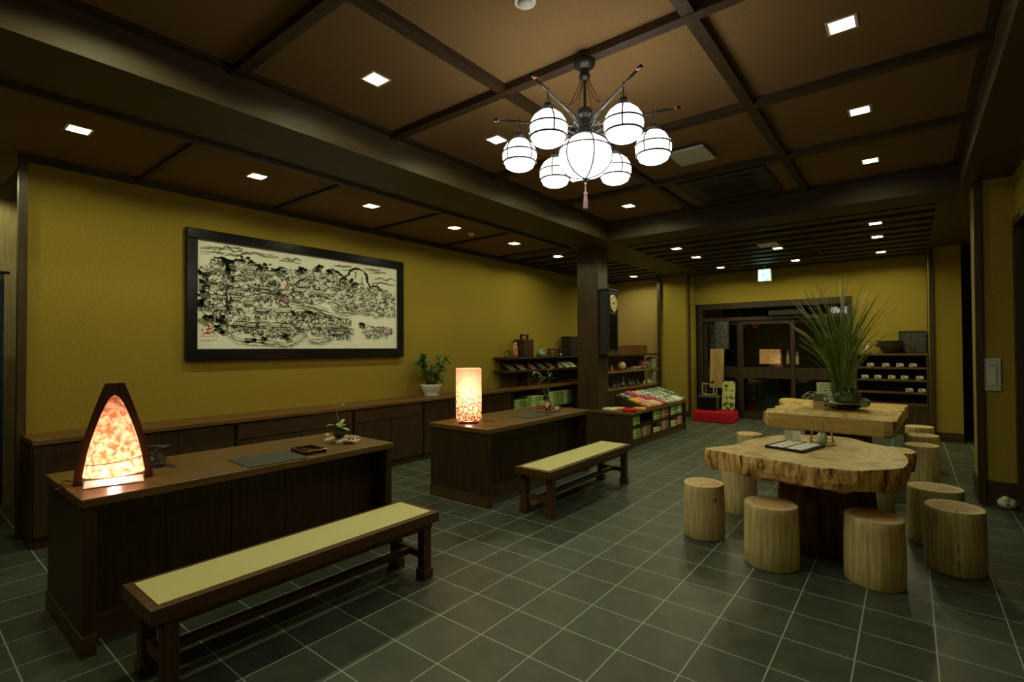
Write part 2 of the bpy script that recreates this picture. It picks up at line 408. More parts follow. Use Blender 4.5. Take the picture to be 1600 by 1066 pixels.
# ---------------------------------------------------------------- entrance door (structure) and the night outside
FRM = wood('door_frame_wood', (.022, .014, .006), (.045, .028, .011), 'z', .45)
door = B()
for q in ((XB - .02, 3.44, 0, XB + .12, 3.54, 2.36), (XB - .02, .80, 0, XB + .12, .88, 2.36), (XB - .03, .80, 2.24, XB + .12, 3.54, 2.36), (XB - .02, .88, 1.99, XB + .10, 3.44, 2.06), (XB, .88, 0, XB + .1, 3.44, .03)):
    door.box(*q)
door_1 = struct(build(door, 'door_1', FRM))
def leaf(name, y0, y1, dx, z1=1.99):
    b = B(); f = .075
    b.box(XB + dx, y0, .03, XB + dx + .035, y0 + f, z1); b.box(XB + dx, y1 - f, .03, XB + dx + .035, y1, z1)
    b.box(XB + dx, y0 + f, z1 - .08, XB + dx + .035, y1 - f, z1); b.box(XB + dx, y0 + f, .03, XB + dx + .035, y1 - f, .16); b.box(XB + dx, y0 + f, .83, XB + dx + .035, y1 - f, 1.05)
    o = build(b, name, FRM, door_1)
    g = B(); g.box(XB + dx + .014, y0 + f, .16, XB + dx + .020, y1 - f, .83); g.box(XB + dx + .014, y0 + f, 1.05, XB + dx + .020, y1 - f, z1 - .08)
    build(g, 'glass_pane', GLASS, o)
leaf('sliding_door_leaf', 1.72, 2.72, .01)
leaf('sliding_door_leaf', .88, 1.80, .05)
leaf('side_light', 2.70, 3.44, .06)
g = B(); g.box(XB + .04, .88, 2.06, XB + .046, 3.44, 2.24); build(g, 'transom_pane', GLASS, door_1)
b = B(); b.box(XB - .10, 1.55, 2.07, XB - .03, 2.15, 2.16); build(b, 'door_operator', DARKC, door_1)

sbox('ground_outside', DARKC, (11.03, -2, -.1, 14.5, 8, 0.002))
fb = B()
for i in range(46): fb.box(13.0, -1.0 + i * .15, 0, 13.05, -1.0 + i * .15 + .09, 2.6)
fb.box(13.05, -1.0, 0, 13.08, 6.0, 2.6)
o = build(fb, 'slat_fence', SLAT); tag(o, 'dark vertical slat screen outside beyond the glass entrance doors', 'fence')
t = thing('paper_lantern', 'glowing orange square lantern outside, seen through the left sliding door', 'lantern', (12.2, 2.42, 0))
b = B(); b.box(12.1, 2.22, 1.08, 12.3, 2.60, 1.40); build(b, 'shade', noisy('lantern_paper', (.5, .16, .03), (.95, .6, .2), 14, rough=.8), t)
bpy.data.materials['lantern_paper'].node_tree.nodes['Principled BSDF'].inputs['Emission Color'].default_value = (1, .5, .14, 1)
bpy.data.materials['lantern_paper'].node_tree.nodes['Principled BSDF'].inputs['Emission Strength'].default_value = .34
b = B(); b.box(12.1, 2.22, 0, 12.3, 2.60, 1.08); build(b, 'stand', BLACKM, t)
for i, (y, h) in enumerate(((2.06, .28), (1.97, .3), (1.88, .27))):
    t = thing('bottle_lamp', ['slim lit bottle outside, next to the orange lantern', 'middle of three slim lit bottles outside beside the orange lantern', 'slim lit bottle outside, farthest right of the orange lantern'][i], 'bottle', (12.2, y, 1.08), 'lit bottles outside the door')
    b = B(); b.lathe([(0, 0), (.03, 0), (.03, h * .6), (.012, h * .8), (.012, h), (0, h)], (12.2, y, 1.08), 12); build(b, 'glass', plain('lit_bottle_glass', (.5, .3, .12), .3, emis=(1, .55, .25), es=.16), t, True)
sbox('trim_13', BLACKM, (12.1, 1.7, 1.04, 12.3, 2.21, 1.08), (12.15, 1.7, 0, 12.25, 1.78, 1.04))
b = B(); b.ball((12.3, 2.72, 1.98), .085, sz=1.25); o = build(b, 'red_lantern', plain('red_paper', (.30, .03, .025), .7, emis=(1, .1, .06), es=.035), smooth=True, origin=(12.3, 2.72, 1.98)); tag(o, 'dim round red paper lantern hanging outside beyond the left door', 'lantern')
b = B(); b.tube([(12.3, 2.72, 2.08), (12.3, 2.72, 3.0)], .006, 6); build(b, 'cord', BLACKM, o)
b = B(); b.box(12.28, 2.66, 2.98, 14, 2.78, 3.02); struct(build(b, 'trim_14', DARKC))

# ---------------------------------------------------------------- recessed lights
def spot(x, y, z, wt, col=None):
    l = bpy.data.lights.new('downlight_beam', 'SPOT'); l.energy = wt; l.color = col or DOWN_C
    l.spot_size = math.radians(164); l.spot_blend = .22; l.shadow_soft_size = .035
    o = bpy.data.objects.new('downlight_beam', l); C.objects.link(o); o.location = (x, y, z)
DG = 'recessed square downlights'
first_dl = None
def downlight(x, y, z, label, wt=1.0, rz=0.0):
    global first_dl
    if first_dl is None:
        t = thing('downlight', label, 'ceiling light', (x, y, z), DG, rz); h, q = .058, .066
        b = B()
        for a in ((-q, -q, 0, q, -h, .06), (-q, h, 0, q, q, .06), (-q, -h, 0, -h, h, .06), (h, -h, 0, q, h, .06)): b.box(*a)
        g = .073
        for a in ((-g, -g, -.004, g, -h, 0), (-g, h, -.004, g, g, 0), (-g, -h, -.004, -h, h, 0), (h, -h, -.004, g, h, 0)): b.box(*a)
        build(b, 'reflector', REFL, t, local=True)
        b = B(); b.box(-h, -h, .044, h, h, .056); build(b, 'lens', LENS, t, local=True)
        first_dl = t
    else:
        dup(first_dl, (x, y, z), rz, label, DG)
    spot(x, y, z + .022, DOWN_W * wt)
downlight(2.03, 2.74, ZC, 'bright square downlight in the ceiling panel far left of the chandelier')
downlight(3.27, 2.74, ZC, 'square downlight just left of the chandelier lanterns')
downlight(4.55, 2.74, ZC, 'square downlight hidden behind the chandelier lanterns')
downlight(5.84, 2.74, ZC, 'square downlight below and right of the chandelier tassel')
downlight(3.30, .27, ZC, 'largest square downlight at the upper right of the ceiling', .32)
downlight(4.59, .27, ZC, 'middle one of the three square downlights right of the chandelier', .32)
downlight(5.89, .27, ZC, 'farthest of the three square downlights right of the chandelier, before the slatted ceiling', .25)
for i, (x, s) in enumerate(((.86, 'leftmost square downlight in the row along the painting wall'), (2.08, 'second downlight from the left in the row along the painting wall'), (3.28, 'third downlight from the left, above the painting'), (4.54, 'downlight beside the smoke detector near the painting wall'), (5.77, 'downlight at the far right end of the row along the painting wall'))):
    downlight(x, 4.51, ZS + .012, s, 1.15)
for x, y, s in ((7.0, 4.55, 'downlight just left of the dark pillar, in the slatted ceiling'), (10.0, 4.59, 'downlight right of the wall clock, over the brown recess'),
                (7.62, 2.79, 'nearest of the three downlights in the left row of the slatted ceiling'), (8.56, 2.80, 'middle downlight in the left row of the slatted ceiling'), (9.96, 2.80, 'farthest downlight in the left row of the slatted ceiling, near the entrance'),
                (8.60, 1.57, 'downlight just behind the pale ceiling vent in the slatted ceiling'), (10.0, 1.55, 'downlight over the glass entrance, right of the exit sign'),
                (7.64, .31, 'nearest of the three downlights in the right row of the slatted ceiling'), (8.60, .33, 'middle downlight in the right row of the slatted ceiling'), (10.02, .34, 'farthest downlight in the right row of the slatted ceiling, above the shelf unit')):
    downlight(x, y, ZS, s, 1.7)
for x, y, k in ((.78, 2.74, 1), (-.45, 2.74, 1), (.78, .27, .3), (2.03, .27, .3)): spot(x, y, ZC - .02, DOWN_W * k)
for x, y in ((-.4, 4.51), (.25, 6.1)): spot(x, y, ZS - .02, DOWN_W)

# ceiling fittings
t = thing('ceiling_speaker', 'pale rectangular ceiling panel just right of the chandelier', 'ceiling panel', (4.58, 1.53, ZC))
b = B(); b.box(4.40, 1.37, ZC - .05, 4.77, 1.69, ZC - .028); build(b, 'cover', OFFW, t, bev=.004)
b = B(); b.box(4.42, 1.39, ZC - .028, 4.75, 1.67, ZC); build(b, 'frame', BLACKM, t)
t = thing('air_conditioner', 'dark ceiling cassette air conditioner behind the chandelier', 'air conditioner', (5.82, 1.52, ZC))
b = B(); b.box(5.36, 1.08, ZC - .03, 6.28, 1.97, ZC); build(b, 'panel', plain('dark_cassette', (.035, .034, .028), .5), t, bev=.01)
b = B()
for i in range(9): b.box(5.58 + i * .055, 1.28, ZC - .036, 5.60 + i * .055, 1.77, ZC - .03)
b.box(5.55, 1.25, ZC - .034, 6.09, 1.27, ZC - .03); b.box(5.55, 1.78, ZC - .034, 6.09, 1.80, ZC - .03)
build(b, 'grille', BLACKM, t)
for a in ((5.42, 1.2, 5.50, 1.85), (6.14, 1.2, 6.22, 1.85)):
    b = B(); b.box(a[0], a[1], ZC - .033, a[2], a[3], ZC - .03); build(b, 'louver', BLACK, t)
t = thing('ceiling_speaker', 'small pale ceiling vent among the slats before the exit sign', 'ceiling panel', (8.1, 1.6, ZS))
b = B(); b.box(7.95, 1.47, ZS - .03, 8.25, 1.73, ZS - .012); build(b, 'cover', OFFW, t); b = B(); b.box(7.97, 1.49, ZS - .012, 8.23, 1.71, ZS); build(b, 'frame', BLACKM, t)
t = thing('access_hatch', 'dark grille hatch among the slats right of the exit sign', 'ceiling panel', (9.35, 1.25, ZS))
b = B(); b.box(9.2, 1.08, ZS - .02, 9.5, 1.42, ZS); build(b, 'frame', plain('hatch_brown', (.06, .045, .025), .6), t)
b = B()
for i in range(5): b.box(9.23 + i * .055, 1.11, ZS - .026, 9.25 + i * .055, 1.39, ZS - .02)
build(b, 'grille', BLACKM, t)
def detector(x, y, z, label, r):
    t = thing('smoke_detector', label, 'smoke detector', (x, y, z))
    b = B(); b.lathe([(0, -.03), (r * .5, -.03), (r * .7, -.02), (r * .75, -.012), (0, -.012)], (x, y, z), 20); build(b, 'sensor', OFFW, t, True)
    b = B(); b.lathe([(0, -.014), (r, -.014), (r, 0), (0, 0)], (x, y, z), 24); build(b, 'base', OFFW, t)
detector(4.91, 4.57, ZS + .012, 'small round smoke detector between two downlights near the painting wall', .05)
detector(2.045, 1.52, ZC, 'pale round smoke detector at the top edge above the chandelier', .055)

# ---------------------------------------------------------------- exit sign
t = thing('exit_sign', 'lit green and white emergency exit sign hanging before the entrance', 'exit sign', (10.2, 2.09, ZS))
b = B(); b.box(10.2, 1.985, 2.665, 10.27, 2.205, 2.90); build(b, 'housing', OFFW, t, bev=.006)
b = B(); b.box(10.193, 1.997, 2.677, 10.2, 2.193, 2.888); fc = build(b, 'lit_panel', plain('exit_panel', (.8, .95, .9), .4, emis=(.50, 1.0, .82), es=1.9), t)
EG = plain('exit_green', (.05, .5, .35), .4, emis=(.2, 1.0, .7), es=1.6)
b = B()
def ex(u, v): return (10.1915, 2.193 - .196 * u, 2.677 + .211 * v)
def exq(pts): b.poly([ex(*p) for p in pts])
exq([(.04, .04), (.96, .04), (.96, .09), (.04, .09)]); exq([(.04, .91), (.96, .91), (.96, .96), (.04, .96)]); exq([(.04, .09), (.09, .09), (.09, .91), (.04, .91)]); exq([(.91, .09), (.96, .09), (.96, .91), (.91, .91)])
exq([(.56, .09), (.86, .09), (.86, .88), (.80, .88), (.80, .14), (.56, .14)])     # doorway
exq([(.42, .72), (.47, .68), (.52, .72), (.52, .78), (.47, .82), (.42, .78)])      # running figure: head
exq([(.34, .66), (.46, .64), (.52, .46), (.42, .42), (.36, .54)]); exq([(.34, .66), (.36, .60), (.24, .50), (.21, .54)]); exq([(.46, .64), (.50, .56), (.62, .52), (.62, .57), (.52, .62)])
exq([(.42, .42), (.52, .46), (.62, .34), (.60, .20), (.54, .20), (.55, .33)]); exq([(.42, .42), (.47, .44), (.38, .28), (.18, .22), (.18, .28), (.33, .32)])
build(b, 'pictogram', EG, fc)
b = B(); b.tube([(10.235, 2.095, 2.90), (10.235, 2.095, ZS)], .012, 8); build(b, 'hanger', OFFW, t)

# ---------------------------------------------------------------- reception desks
def desk(x0, x1, y0, y1, h, label):
    t = thing('reception_desk', label, 'desk', (x0, y0, 0), 'dark wooden reception desks')
    b = B(); b.box(x0 - .012, y0 - .015, h - .042, x1 + .012, y1 + .01, h); build(b, 'desk_top', DKTOP, t, bev=.004)
    for a in (x0, x1 - .05):
        b = B(); b.box(a, y0, .0, a + .05, y1, h - .042); s = build(b, 'side_panel', DKPAN, t, bev=.003)
        b = B(); e = .008
        b.box(a - e, y0 - e, 0, a + .05 + e * (a != x0), y1, .10); build(b, 'skirting', DKSKIRT, s)
    b = B(); n = 5; wd = (x1 - x0 - .10) / n
    for i in range(n): b.box(x0 + .05 + i * wd + .002, y0 + .17, .0, x0 + .05 + (i + 1) * wd - .002, y0 + .20, h - .042)
    b.box(x0 + .05, y0 + .185, 0, x1 - .05, y0 + .205, h - .045)
    build(b, 'front_panel', DKPAN, t)
    b = B(); b.box(x0 + .05, y0 + .15, 0, x1 - .05, y0 + .17, .12); build(b, 'kick_board', DKSKIRT, t)
    return t
desk(.61, 2.40, 3.05, 3.83, .745, 'near reception desk carrying the arched lamp and black telephone')
desk(3.42, 5.24, 2.99, 3.74, .715, 'far reception desk carrying the square paper lamp')

# ---------------------------------------------------------------- benches
L, Wd, H = 1.56, .375, .405
bench = thing('bench', 'long rush-topped wooden bench before the near desk, nearest the camera', 'bench', (.684, 2.375, 0), 'rush topped benches')
b = B(); f = .036
b.box(0, 0, H - .062, L, f, H); b.box(0, Wd - f, H - .062, L, Wd, H); b.box(0, f, H - .062, f, Wd - f, H); b.box(L - f, f, H - .062, L, Wd - f, H)
b.box(.03, .03, H - .10, L - .03, .05, H - .062); b.box(.03, Wd - .05, H - .10, L - .03, Wd - .03, H - .062)
build(b, 'seat_frame', BEN, bench, local=True, bev=.003)
b = B(); b.box(f, f, H - .04, L - f, Wd - f, H + .004); build(b, 'rush_mat', TAT, bench, local=True)
for lx in (.05, L - .11):
    for ly in (.02, Wd - .08):
        b = B(); b.box(lx, ly, .05, lx + .06, ly + .06, H - .062); lg = build(b, 'leg', BENZ, bench, local=True, bev=.003)
        b = B(); b.box(lx - .009, ly - .009, 0, lx + .069, ly + .069, .058); build(b, 'foot', BENZ, lg, local=True, bev=.005)
    b = B(); b.box(lx + .015, .08, .12, lx + .045, Wd - .08, .165); build(b, 'cross_rail', BEN, bench, local=True)
b = B(); b.box(.095, Wd / 2 - .018, .125, L - .095, Wd / 2 + .018, .160); build(b, 'stretcher', BEN, bench, local=True)
dup(bench, (3.50, 2.365, 0), 0, 'rush-topped wooden bench before the far desk with the square lamp')

# ---------------------------------------------------------------- long counter along the painting wall
CF, CH = 4.97, .795
b = B(); b.box(.70, CF - .03, CH - .036, 10.0, YL, CH); o = build(b, 'counter_top', wood('counter_top_wood', (.11, .055, .018), (.19, .095, .028), 'x', .38), bev=.004, origin=(.7, CF, CH))
tag(o, 'long dark wooden counter top running along the painting wall', 'counter top')
def cabinet(x0, x1, label, drawers, doors):
    t = thing('cabinet', label, 'cabinet', (x0, CF, 0), 'cabinets under the wall counter')
    b = B(); b.box(x0, CF + .022, .07, x1, YL - .01, CH - .036); b.box(x0, CF + .035, 0, x1, YL - .01, .07); build(b, 'body', DKPAN, t)
    z1 = CH - .05
    if drawers:
        wd = (x1 - x0 - .02) / drawers
        for i in range(drawers):
            b = B(); b.box(x0 + .01 + i * wd + .004, CF, CH - .20, x0 + .01 + (i + 1) * wd - .004, CF + .022, CH - .05); build(b, 'drawer', CABX, t, bev=.002)
        z1 = CH - .212
    wd = (x1 - x0 - .02) / doors
    for i in range(doors):
        b = B(); b.box(x0 + .01 + i * wd + .003, CF, .085, x0 + .01 + (i + 1) * wd - .003, CF + .022, z1); build(b, 'door', DKPAN, t, bev=.002)
cabinet(.70, 2.095, 'leftmost cabinet under the wall counter, behind the arched lamp', 0, 3)
cabinet(2.105, 3.37, 'cabinet with one wide drawer under the wall counter, below the painting', 1, 2)
cabinet(3.38, 4.42, 'cabinet under the wall counter, behind the moss ball plant', 1, 2)
cabinet(4.43, 6.28, 'cabinet under the wall counter, below the potted palm and behind the square lamp', 0, 4)
t = thing('open_shelf', 'open towel shelf under the wall counter, behind the far desk', 'shelf', (6.3, CF, 0))
b = B(); b.box(6.3, YL - .03, 0, 10.0, YL - .01, CH - .036); b.box(6.3, CF + .01, .0, 10.0, YL - .03, .09); build(b, 'back_panel', DARKC, t)
for x in (6.30, 7.28, 8.26, 9.24, 9.97):
    b = B(); b.box(x, CF + .005, .09, x + .03, YL - .03, CH - .036); build(b, 'divider', DKPAN, t)
b = B(); b.box(6.33, CF + .02, .40, 9.97, YL - .03, .42); build(b, 'shelf_board', DKPAN, t)

# ---------------------------------------------------------------- wall shelf behind the pillar
t = thing('wall_shelf', 'two-tier dark wall shelf with small crafts left of the pillar', 'shelf', (6.32, 5.1, 1.06))
for z in (1.265, 1.045):
    b = B(); b.box(6.32, 5.10, z, 9.4, YL, z + .036); build(b, 'shelf_board', DKPAN, t, bev=.002)
b = B(); b.box(6.5, YL - .03, .80, 9.4, YL - .005, 1.265); build(b, 'back_panel', wood('shelf_back_wood', (.05, .025, .010), (.09, .045, .016), 'x', .5), t)
for x in (7.0, 7.9, 9.2):
    b = B(); b.box(x, 5.18, .80, x + .025, YL - .03, 1.265); build(b, 'bracket', DKPAN, t)

# ---------------------------------------------------------------- divider shelf between pillar and pier
t = thing('display_shelf', 'open display shelf of three pale-edged boards right of the pillar', 'shelf', (7.2, 4.25, 0))
EDGE = wood('pale_shelf_wood', (.17, .10, .035), (.25, .15, .055), 'x', .45)
for z in (1.29, .98, .66):
    b = B(); b.box(7.95, 4.25, z, 10.54, 4.62, z + .036); build(b, 'shelf_board', EDGE if z < 1.2 else DKPAN, t, bev=.002)
b = B(); b.box(7.95, 4.60, .0, 10.54, 4.62, 1.29); b.box(7.95, 4.26, 0, 10.54, 4.60, .66); build(b, 'back_panel', DKPAN, t)
STEEL = plain('grey_post', (.42, .42, .38), .4, .3)
b = B(); b.box(10.28, 4.27, .696, 10.35, 4.34, .98); build(b, 'post', STEEL, t)
t = thing('slatted_screen', 'low reddish slatted wooden screen standing on the display shelf right of the clock', 'screen', (8.9, 4.5, 1.326))
b = B()
for i in range(30): b.box(8.02 + i * .082, 4.50, 1.326, 8.02 + i * .082 + .062, 4.515, 1.50)
build(b, 'slats', wood('reddish_slat', (.16, .062, .022), (.24, .10, .036), 'z', .5), t)
b = B(); b.box(8.02, 4.515, 1.35, 10.44, 4.525, 1.375); b.box(8.02, 4.515, 1.45, 10.44, 4.525, 1.475); build(b, 'rail', DKPAN, t)

# ---------------------------------------------------------------- low textile table
LX0, LX1, LY0, LY1, LH = 6.72, 8.93, 3.13, 3.69, .508
t = thing('textile_table', 'low open-fronted display table of folded cloths beside the pillar', 'display table', (LX0, LY0, 0))
b = B(); b.box(LX0 - .02, LY0 - .02, LH - .035, LX1 + .02, LY1, LH); b.box(LX0 - .02, LY1, LH - .035, 6.795, 3.90, LH); build(b, 'table_top', DKTOP, t, bev=.003)
for x in (LX0, LX1 - .035):
    b = B(); b.box(x, LY0, 0, x + .035, LY1 if x > 7 else 3.89, LH - .035); build(b, 'side_panel', DKPAN, t)
for x in (LX0 + .78, LX0 + 1.51):
    b = B(); b.box(x, LY0 + .02, .11, x + .025, LY1, LH - .035); build(b, 'divider', DKPAN, t)
b = B(); b.box(LX0 + .035, LY0 + .005, .285, LX1 - .035, LY1, .305); build(b, 'shelf_board', DKPAN, t)
b = B(); b.box(LX0 + .035, LY0 + .0, .085, LX1 - .035, LY1, .11); build(b, 'base_board', DKPAN, t)
b = B(); b.box(LX0 + .035, LY0 + .01, 0, LX1 - .035, LY0 + .03, .085); build(b, 'plinth', DKSKIRT, t)
b = B(); a0 = [b.bm.verts.new((7.30, y, z)) for y, z in ((3.15, LH), (LY1, LH), (LY1, LH + .19))]; a1 = [b.bm.verts.new((LX1, y, z)) for y, z in ((3.15, LH), (LY1, LH), (LY1, LH + .19))]; b._f(a0); b._f(a1)
for k in range(3): b._f([a0[k], a0[(k + 1) % 3], a1[(k + 1) % 3], a1[k]])
build(b, 'sloped_riser', DKPAN, t)
b = B(); b.box(LX0 + .035, LY1 - .02, .11, LX1 - .035, LY1, LH - .035); build(b, 'back_panel', DARKC, t)

def cloth_mat(name, c1, c2, sc=22, rough=.85): return noisy(name, c1, c2, sc, (1, 1, 1), rough, .05, .44, .56, 3, .1)
CM = {'green': cloth_mat('green_towel', (.22, .38, .08), (.62, .74, .36)), 'brown': cloth_mat('brown_towel', (.34, .16, .08), (.62, .42, .26)),
      'pale': cloth_mat('pale_towel', (.55, .58, .30), (.74, .74, .46)), 'dark': cloth_mat('dark_towel', (.025, .024, .03), (.07, .06, .06)),
      'red': cloth_mat('red_cloth', (.50, .02, .02), (.58, .035, .03)), 'yellow': cloth_mat('yellow_cloth', (.72, .38, .03), (.78, .46, .06)),
      'pink': cloth_mat('pink_cloth', (.62, .20, .18), (.75, .48, .34), 40), 'peach': cloth_mat('peach_cloth', (.70, .42, .18), (.78, .60, .34), 40),
      'magenta': cloth_mat('magenta_cloth', (.42, .03, .12), (.60, .18, .28), 40), 'mint': cloth_mat('mint_patterned_cloth', (.05, .10, .05), (.78, .86, .66), 30),
      'ink': cloth_mat('dark_patterned_cloth', (.010, .016, .012), (.48, .56, .44), 34), 'white': cloth_mat('white_cloth', (.62, .66, .58), (.78, .80, .70)),
      'purple': cloth_mat('purple_cloth', (.06, .03, .05), (.20, .12, .12))}
def folded(x0, y0, z0, x1, y1, h, rot=0.0, soft=True):
    """a folded cloth: rounded fold at the front, loose layers at the back"""
    b = B(); n = 5
    cx, cy = (x0 + x1) / 2, (y0 + y1) / 2; hx, hy = (x1 - x0) / 2, (y1 - y0) / 2
    R = Matrix.Rotation(rot, 3, 'Z')
    prof = [(-hy + .004, 0), (-hy - .002, h * .25), (-hy, h * .6), (-hy + .008, h * .93), (-hy * .4, h), (hy * .5, h * .98), (hy - .006, h * .9), (hy, h * .5), (hy - .003, 0)]
    prev = None; ends = []
    for i in range(n):
        u = -hx + 2 * hx * i / (n - 1); k = 1 if 0 < i < n - 1 else .90
        ring = [b.bm.verts.new(Vector((cx, cy, z0)) + R @ Vector((u, p[0] * (1 if k == 1 else .985), p[1] * k * random.uniform(.94, 1.0)))) for p in prof]
        if prev:
            for a in range(len(prof)):
                a2 = (a + 1) % len(prof); b._f([prev[a], prev[a2], ring[a2], ring[a]])
        else: b._f(list(reversed(ring)))
        prev = ring
    b._f(prev)
    return b
def stack(x0, x1, y0, y1, z0, n, h, kind, label, group, name='folded_towel'):
    o0 = None; z0 += .0012
    for i in range(n):
        b = folded(x0, y0, z0, x1, y1, h * .97, 0)
        if o0 is None:
            o0 = build(b, name, CM[kind], smooth=True, origin=(x0, y0, z0)); tag(o0, label, 'towel', group)
        else:
            b.bm.free(); o = o0.copy(); C.objects.link(o); o.location = (x0 + random.uniform(-.008, .008), y0 + random.uniform(-.006, .006), z0 + i * h)
cx0, cx1, cx2 = LX0 + .045, LX0 + .815, LX0 + 1.545
stack(cx0, cx0 + .33, LY0 + .04, LY0 + .40, .305, 4, .036, 'green', 'green folded towel in the upper left stack of the low textile table', 'green towels upper left')
stack(cx0, cx0 + .33, LY0 + .03, LY0 + .40, .11, 5, .030, 'green', 'green folded towel in the lower left stack of the low textile table', 'green towels lower left')
stack(cx0 + .35, cx0 + .70, LY0 + .03, LY0 + .40, .11, 5, .032, 'brown', 'brown folded towel in the lower left compartment of the low textile table', 'brown towels lower left')
stack(cx1 - .0, cx1 + .32, LY0 + .03, LY0 + .40, .305, 5, .032, 'green', 'green folded towel in the upper middle compartment of the low textile table', 'green towels upper middle')
stack(cx1 + .34, cx1 + .68, LY0 + .03, LY0 + .40, .305, 5, .030, 'brown', 'brown folded towel in the upper middle compartment of the low textile table', 'brown towels upper middle')
stack(cx1, cx1 + .32, LY0 + .03, LY0 + .40, .11, 2, .032, 'pale', 'pale folded towel in the lower middle compartment of the low textile table', 'pale towels lower middle')
stack(cx1 + .34, cx1 + .68, LY0 + .03, LY0 + .40, .11, 5, .032, 'brown', 'brown folded towel in the lower middle compartment of the low textile table', 'brown towels lower middle')
stack(cx2, cx2 + .28, LY0 + .03, LY0 + .40, .305, 5, .032, 'green', 'green folded towel in the left stack, upper right compartment, low textile table', 'green towels upper right, left stack')
stack(cx2 + .30, cx2 + .58, LY0 + .03, LY0 + .40, .305, 5, .032, 'green', 'green folded towel in the right stack, upper right compartment, low textile table', 'green towels upper right, right stack')
stack(cx2, cx2 + .28, LY0 + .03, LY0 + .40, .11, 3, .032, 'pale', 'pale folded towel in the lower right compartment of the low textile table', 'pale towels lower right')
stack(cx2 + .30, cx2 + .58, LY0 + .03, LY0 + .40, .11, 5, .032, 'brown', 'brown folded towel in the lower right corner of the low textile table', 'brown towels lower right')
# towels on the open shelf under the wall counter
for i, (x, k, z, n, h) in enumerate(((6.36, 'green', .42, 5, .036), (6.80, 'green', .42, 6, .036), (7.34, 'green', .42, 7, .036), (7.80, 'green', .42, 7, .036), (8.33, 'green', .42, 7, .036), (8.80, 'green', .42, 6, .036),
                                    (7.36, 'purple', .09, 6, .036), (7.82, 'brown', .09, 7, .036), (8.35, 'brown', .09, 7, .036))):
    nm = ['first green stack from the left', 'second green stack from the left', 'third green stack from the left', 'fourth green stack from the left', 'fifth green stack from the left', 'last green stack on the right', 'purple stack', 'first brown stack', 'last brown stack'][i]
    stack(x, x + .40, CF + .03, CF + .36, z, n, h, k, 'folded towel in the %s, open shelf under the counter' % nm, 'open shelf, ' + nm)

# cloths laid out on the textile table
TOP = LH + .001
def cloth(x, y, wx, wy, h, kind, label, group=None, rot=0.0, z=TOP):
    b = folded(-wx / 2, -wy / 2, 0, wx / 2, wy / 2, h, 0)
    o = build(b, 'folded_cloth', CM[kind], smooth=True, local=True); o.location = (x, y, z); o.rotation_euler = (0, 0, rot)
    tag(o, label, 'cloth', group); return o
G = 'cloths laid out on the textile table'
cloth(6.92, 3.26, .22, .20, .045, 'red', 'plain red folded cloth at the near corner of the textile table', G, .35)
cloth(7.175, 3.22, .19, .18, .035, 'yellow', 'orange yellow folded cloth next to the red one on the textile table', G, .15)
cloth(6.82, 3.53, .15, .18, .045, 'white', 'small white folded cloth at the left edge of the textile table', G, -.2)
cloth(7.04, 3.50, .18, .18, .03, 'peach', 'peach folded cloth behind the red one on the textile table', G, .2)
rows = [(7.42, [('pink', 3.23, 'pink cloth in front, right of the yellow one'), ('yellow', 3.40, 'yellow cloth behind the pink one'), ('ink', 3.57, 'dark patterned cloth at the back, left')]),
        (7.62, [('peach', 3.23, 'peach patterned cloth at the front edge'), ('pink', 3.40, 'pink patterned cloth in the middle row'), ('magenta', 3.57, 'magenta cloth at the back, near the pillar')]),
        (7.81, [('peach', 3.23, 'rightmost peach cloth at the front edge'), ('magenta', 3.40, 'crimson cloth in the middle row'), ('pink', 3.57, 'rightmost pink cloth at the back')]),
        (7.99, [('magenta', 3.23, 'purple pink cloth at the front edge'), ('magenta', 3.40, 'rightmost crimson cloth in the middle row'), ('mint', 3.57, 'mint patterned cloth at the back, leftmost')]),
        (8.17, [('mint', 3.23, 'mint patterned cloth at the front, leftmost'), ('mint', 3.40, 'mint patterned cloth in the middle, leftmost'), ('mint', 3.57, 'mint patterned cloth at the back, second')]),
        (8.35, [('mint', 3.23, 'mint patterned cloth at the front, second'), ('mint', 3.40, 'mint patterned cloth in the middle, second'), ('ink', 3.57, 'black and white cloth at the back, leftmost')]),
        (8.53, [('mint', 3.23, 'mint patterned cloth at the front, third'), ('mint', 3.40, 'mint patterned cloth in the middle, third'), ('ink', 3.57, 'black and white cloth at the back, second')]),
        (8.704, [('white', 3.23, 'pale cloth at the front near the far end'), ('ink', 3.40, 'black and white cloth in the middle, far end'), ('ink', 3.57, 'black and white cloth at the back, third')]),
        (8.878, [('ink', 3.23, 'black and white cloth at the front, far end'), ('ink', 3.40, 'black and white cloth in the middle, last'), ('ink', 3.57, 'black and white cloth at the back, last')])]
for x, r in rows:
    for k, y, s in r: o = cloth(x, y, .172, .168, random.uniform(.035, .07), k, s + ' of the textile table', G, random.uniform(-.03, .03), TOP + (y - 3.15) * .352 + .002); o.rotation_euler[0] = .338

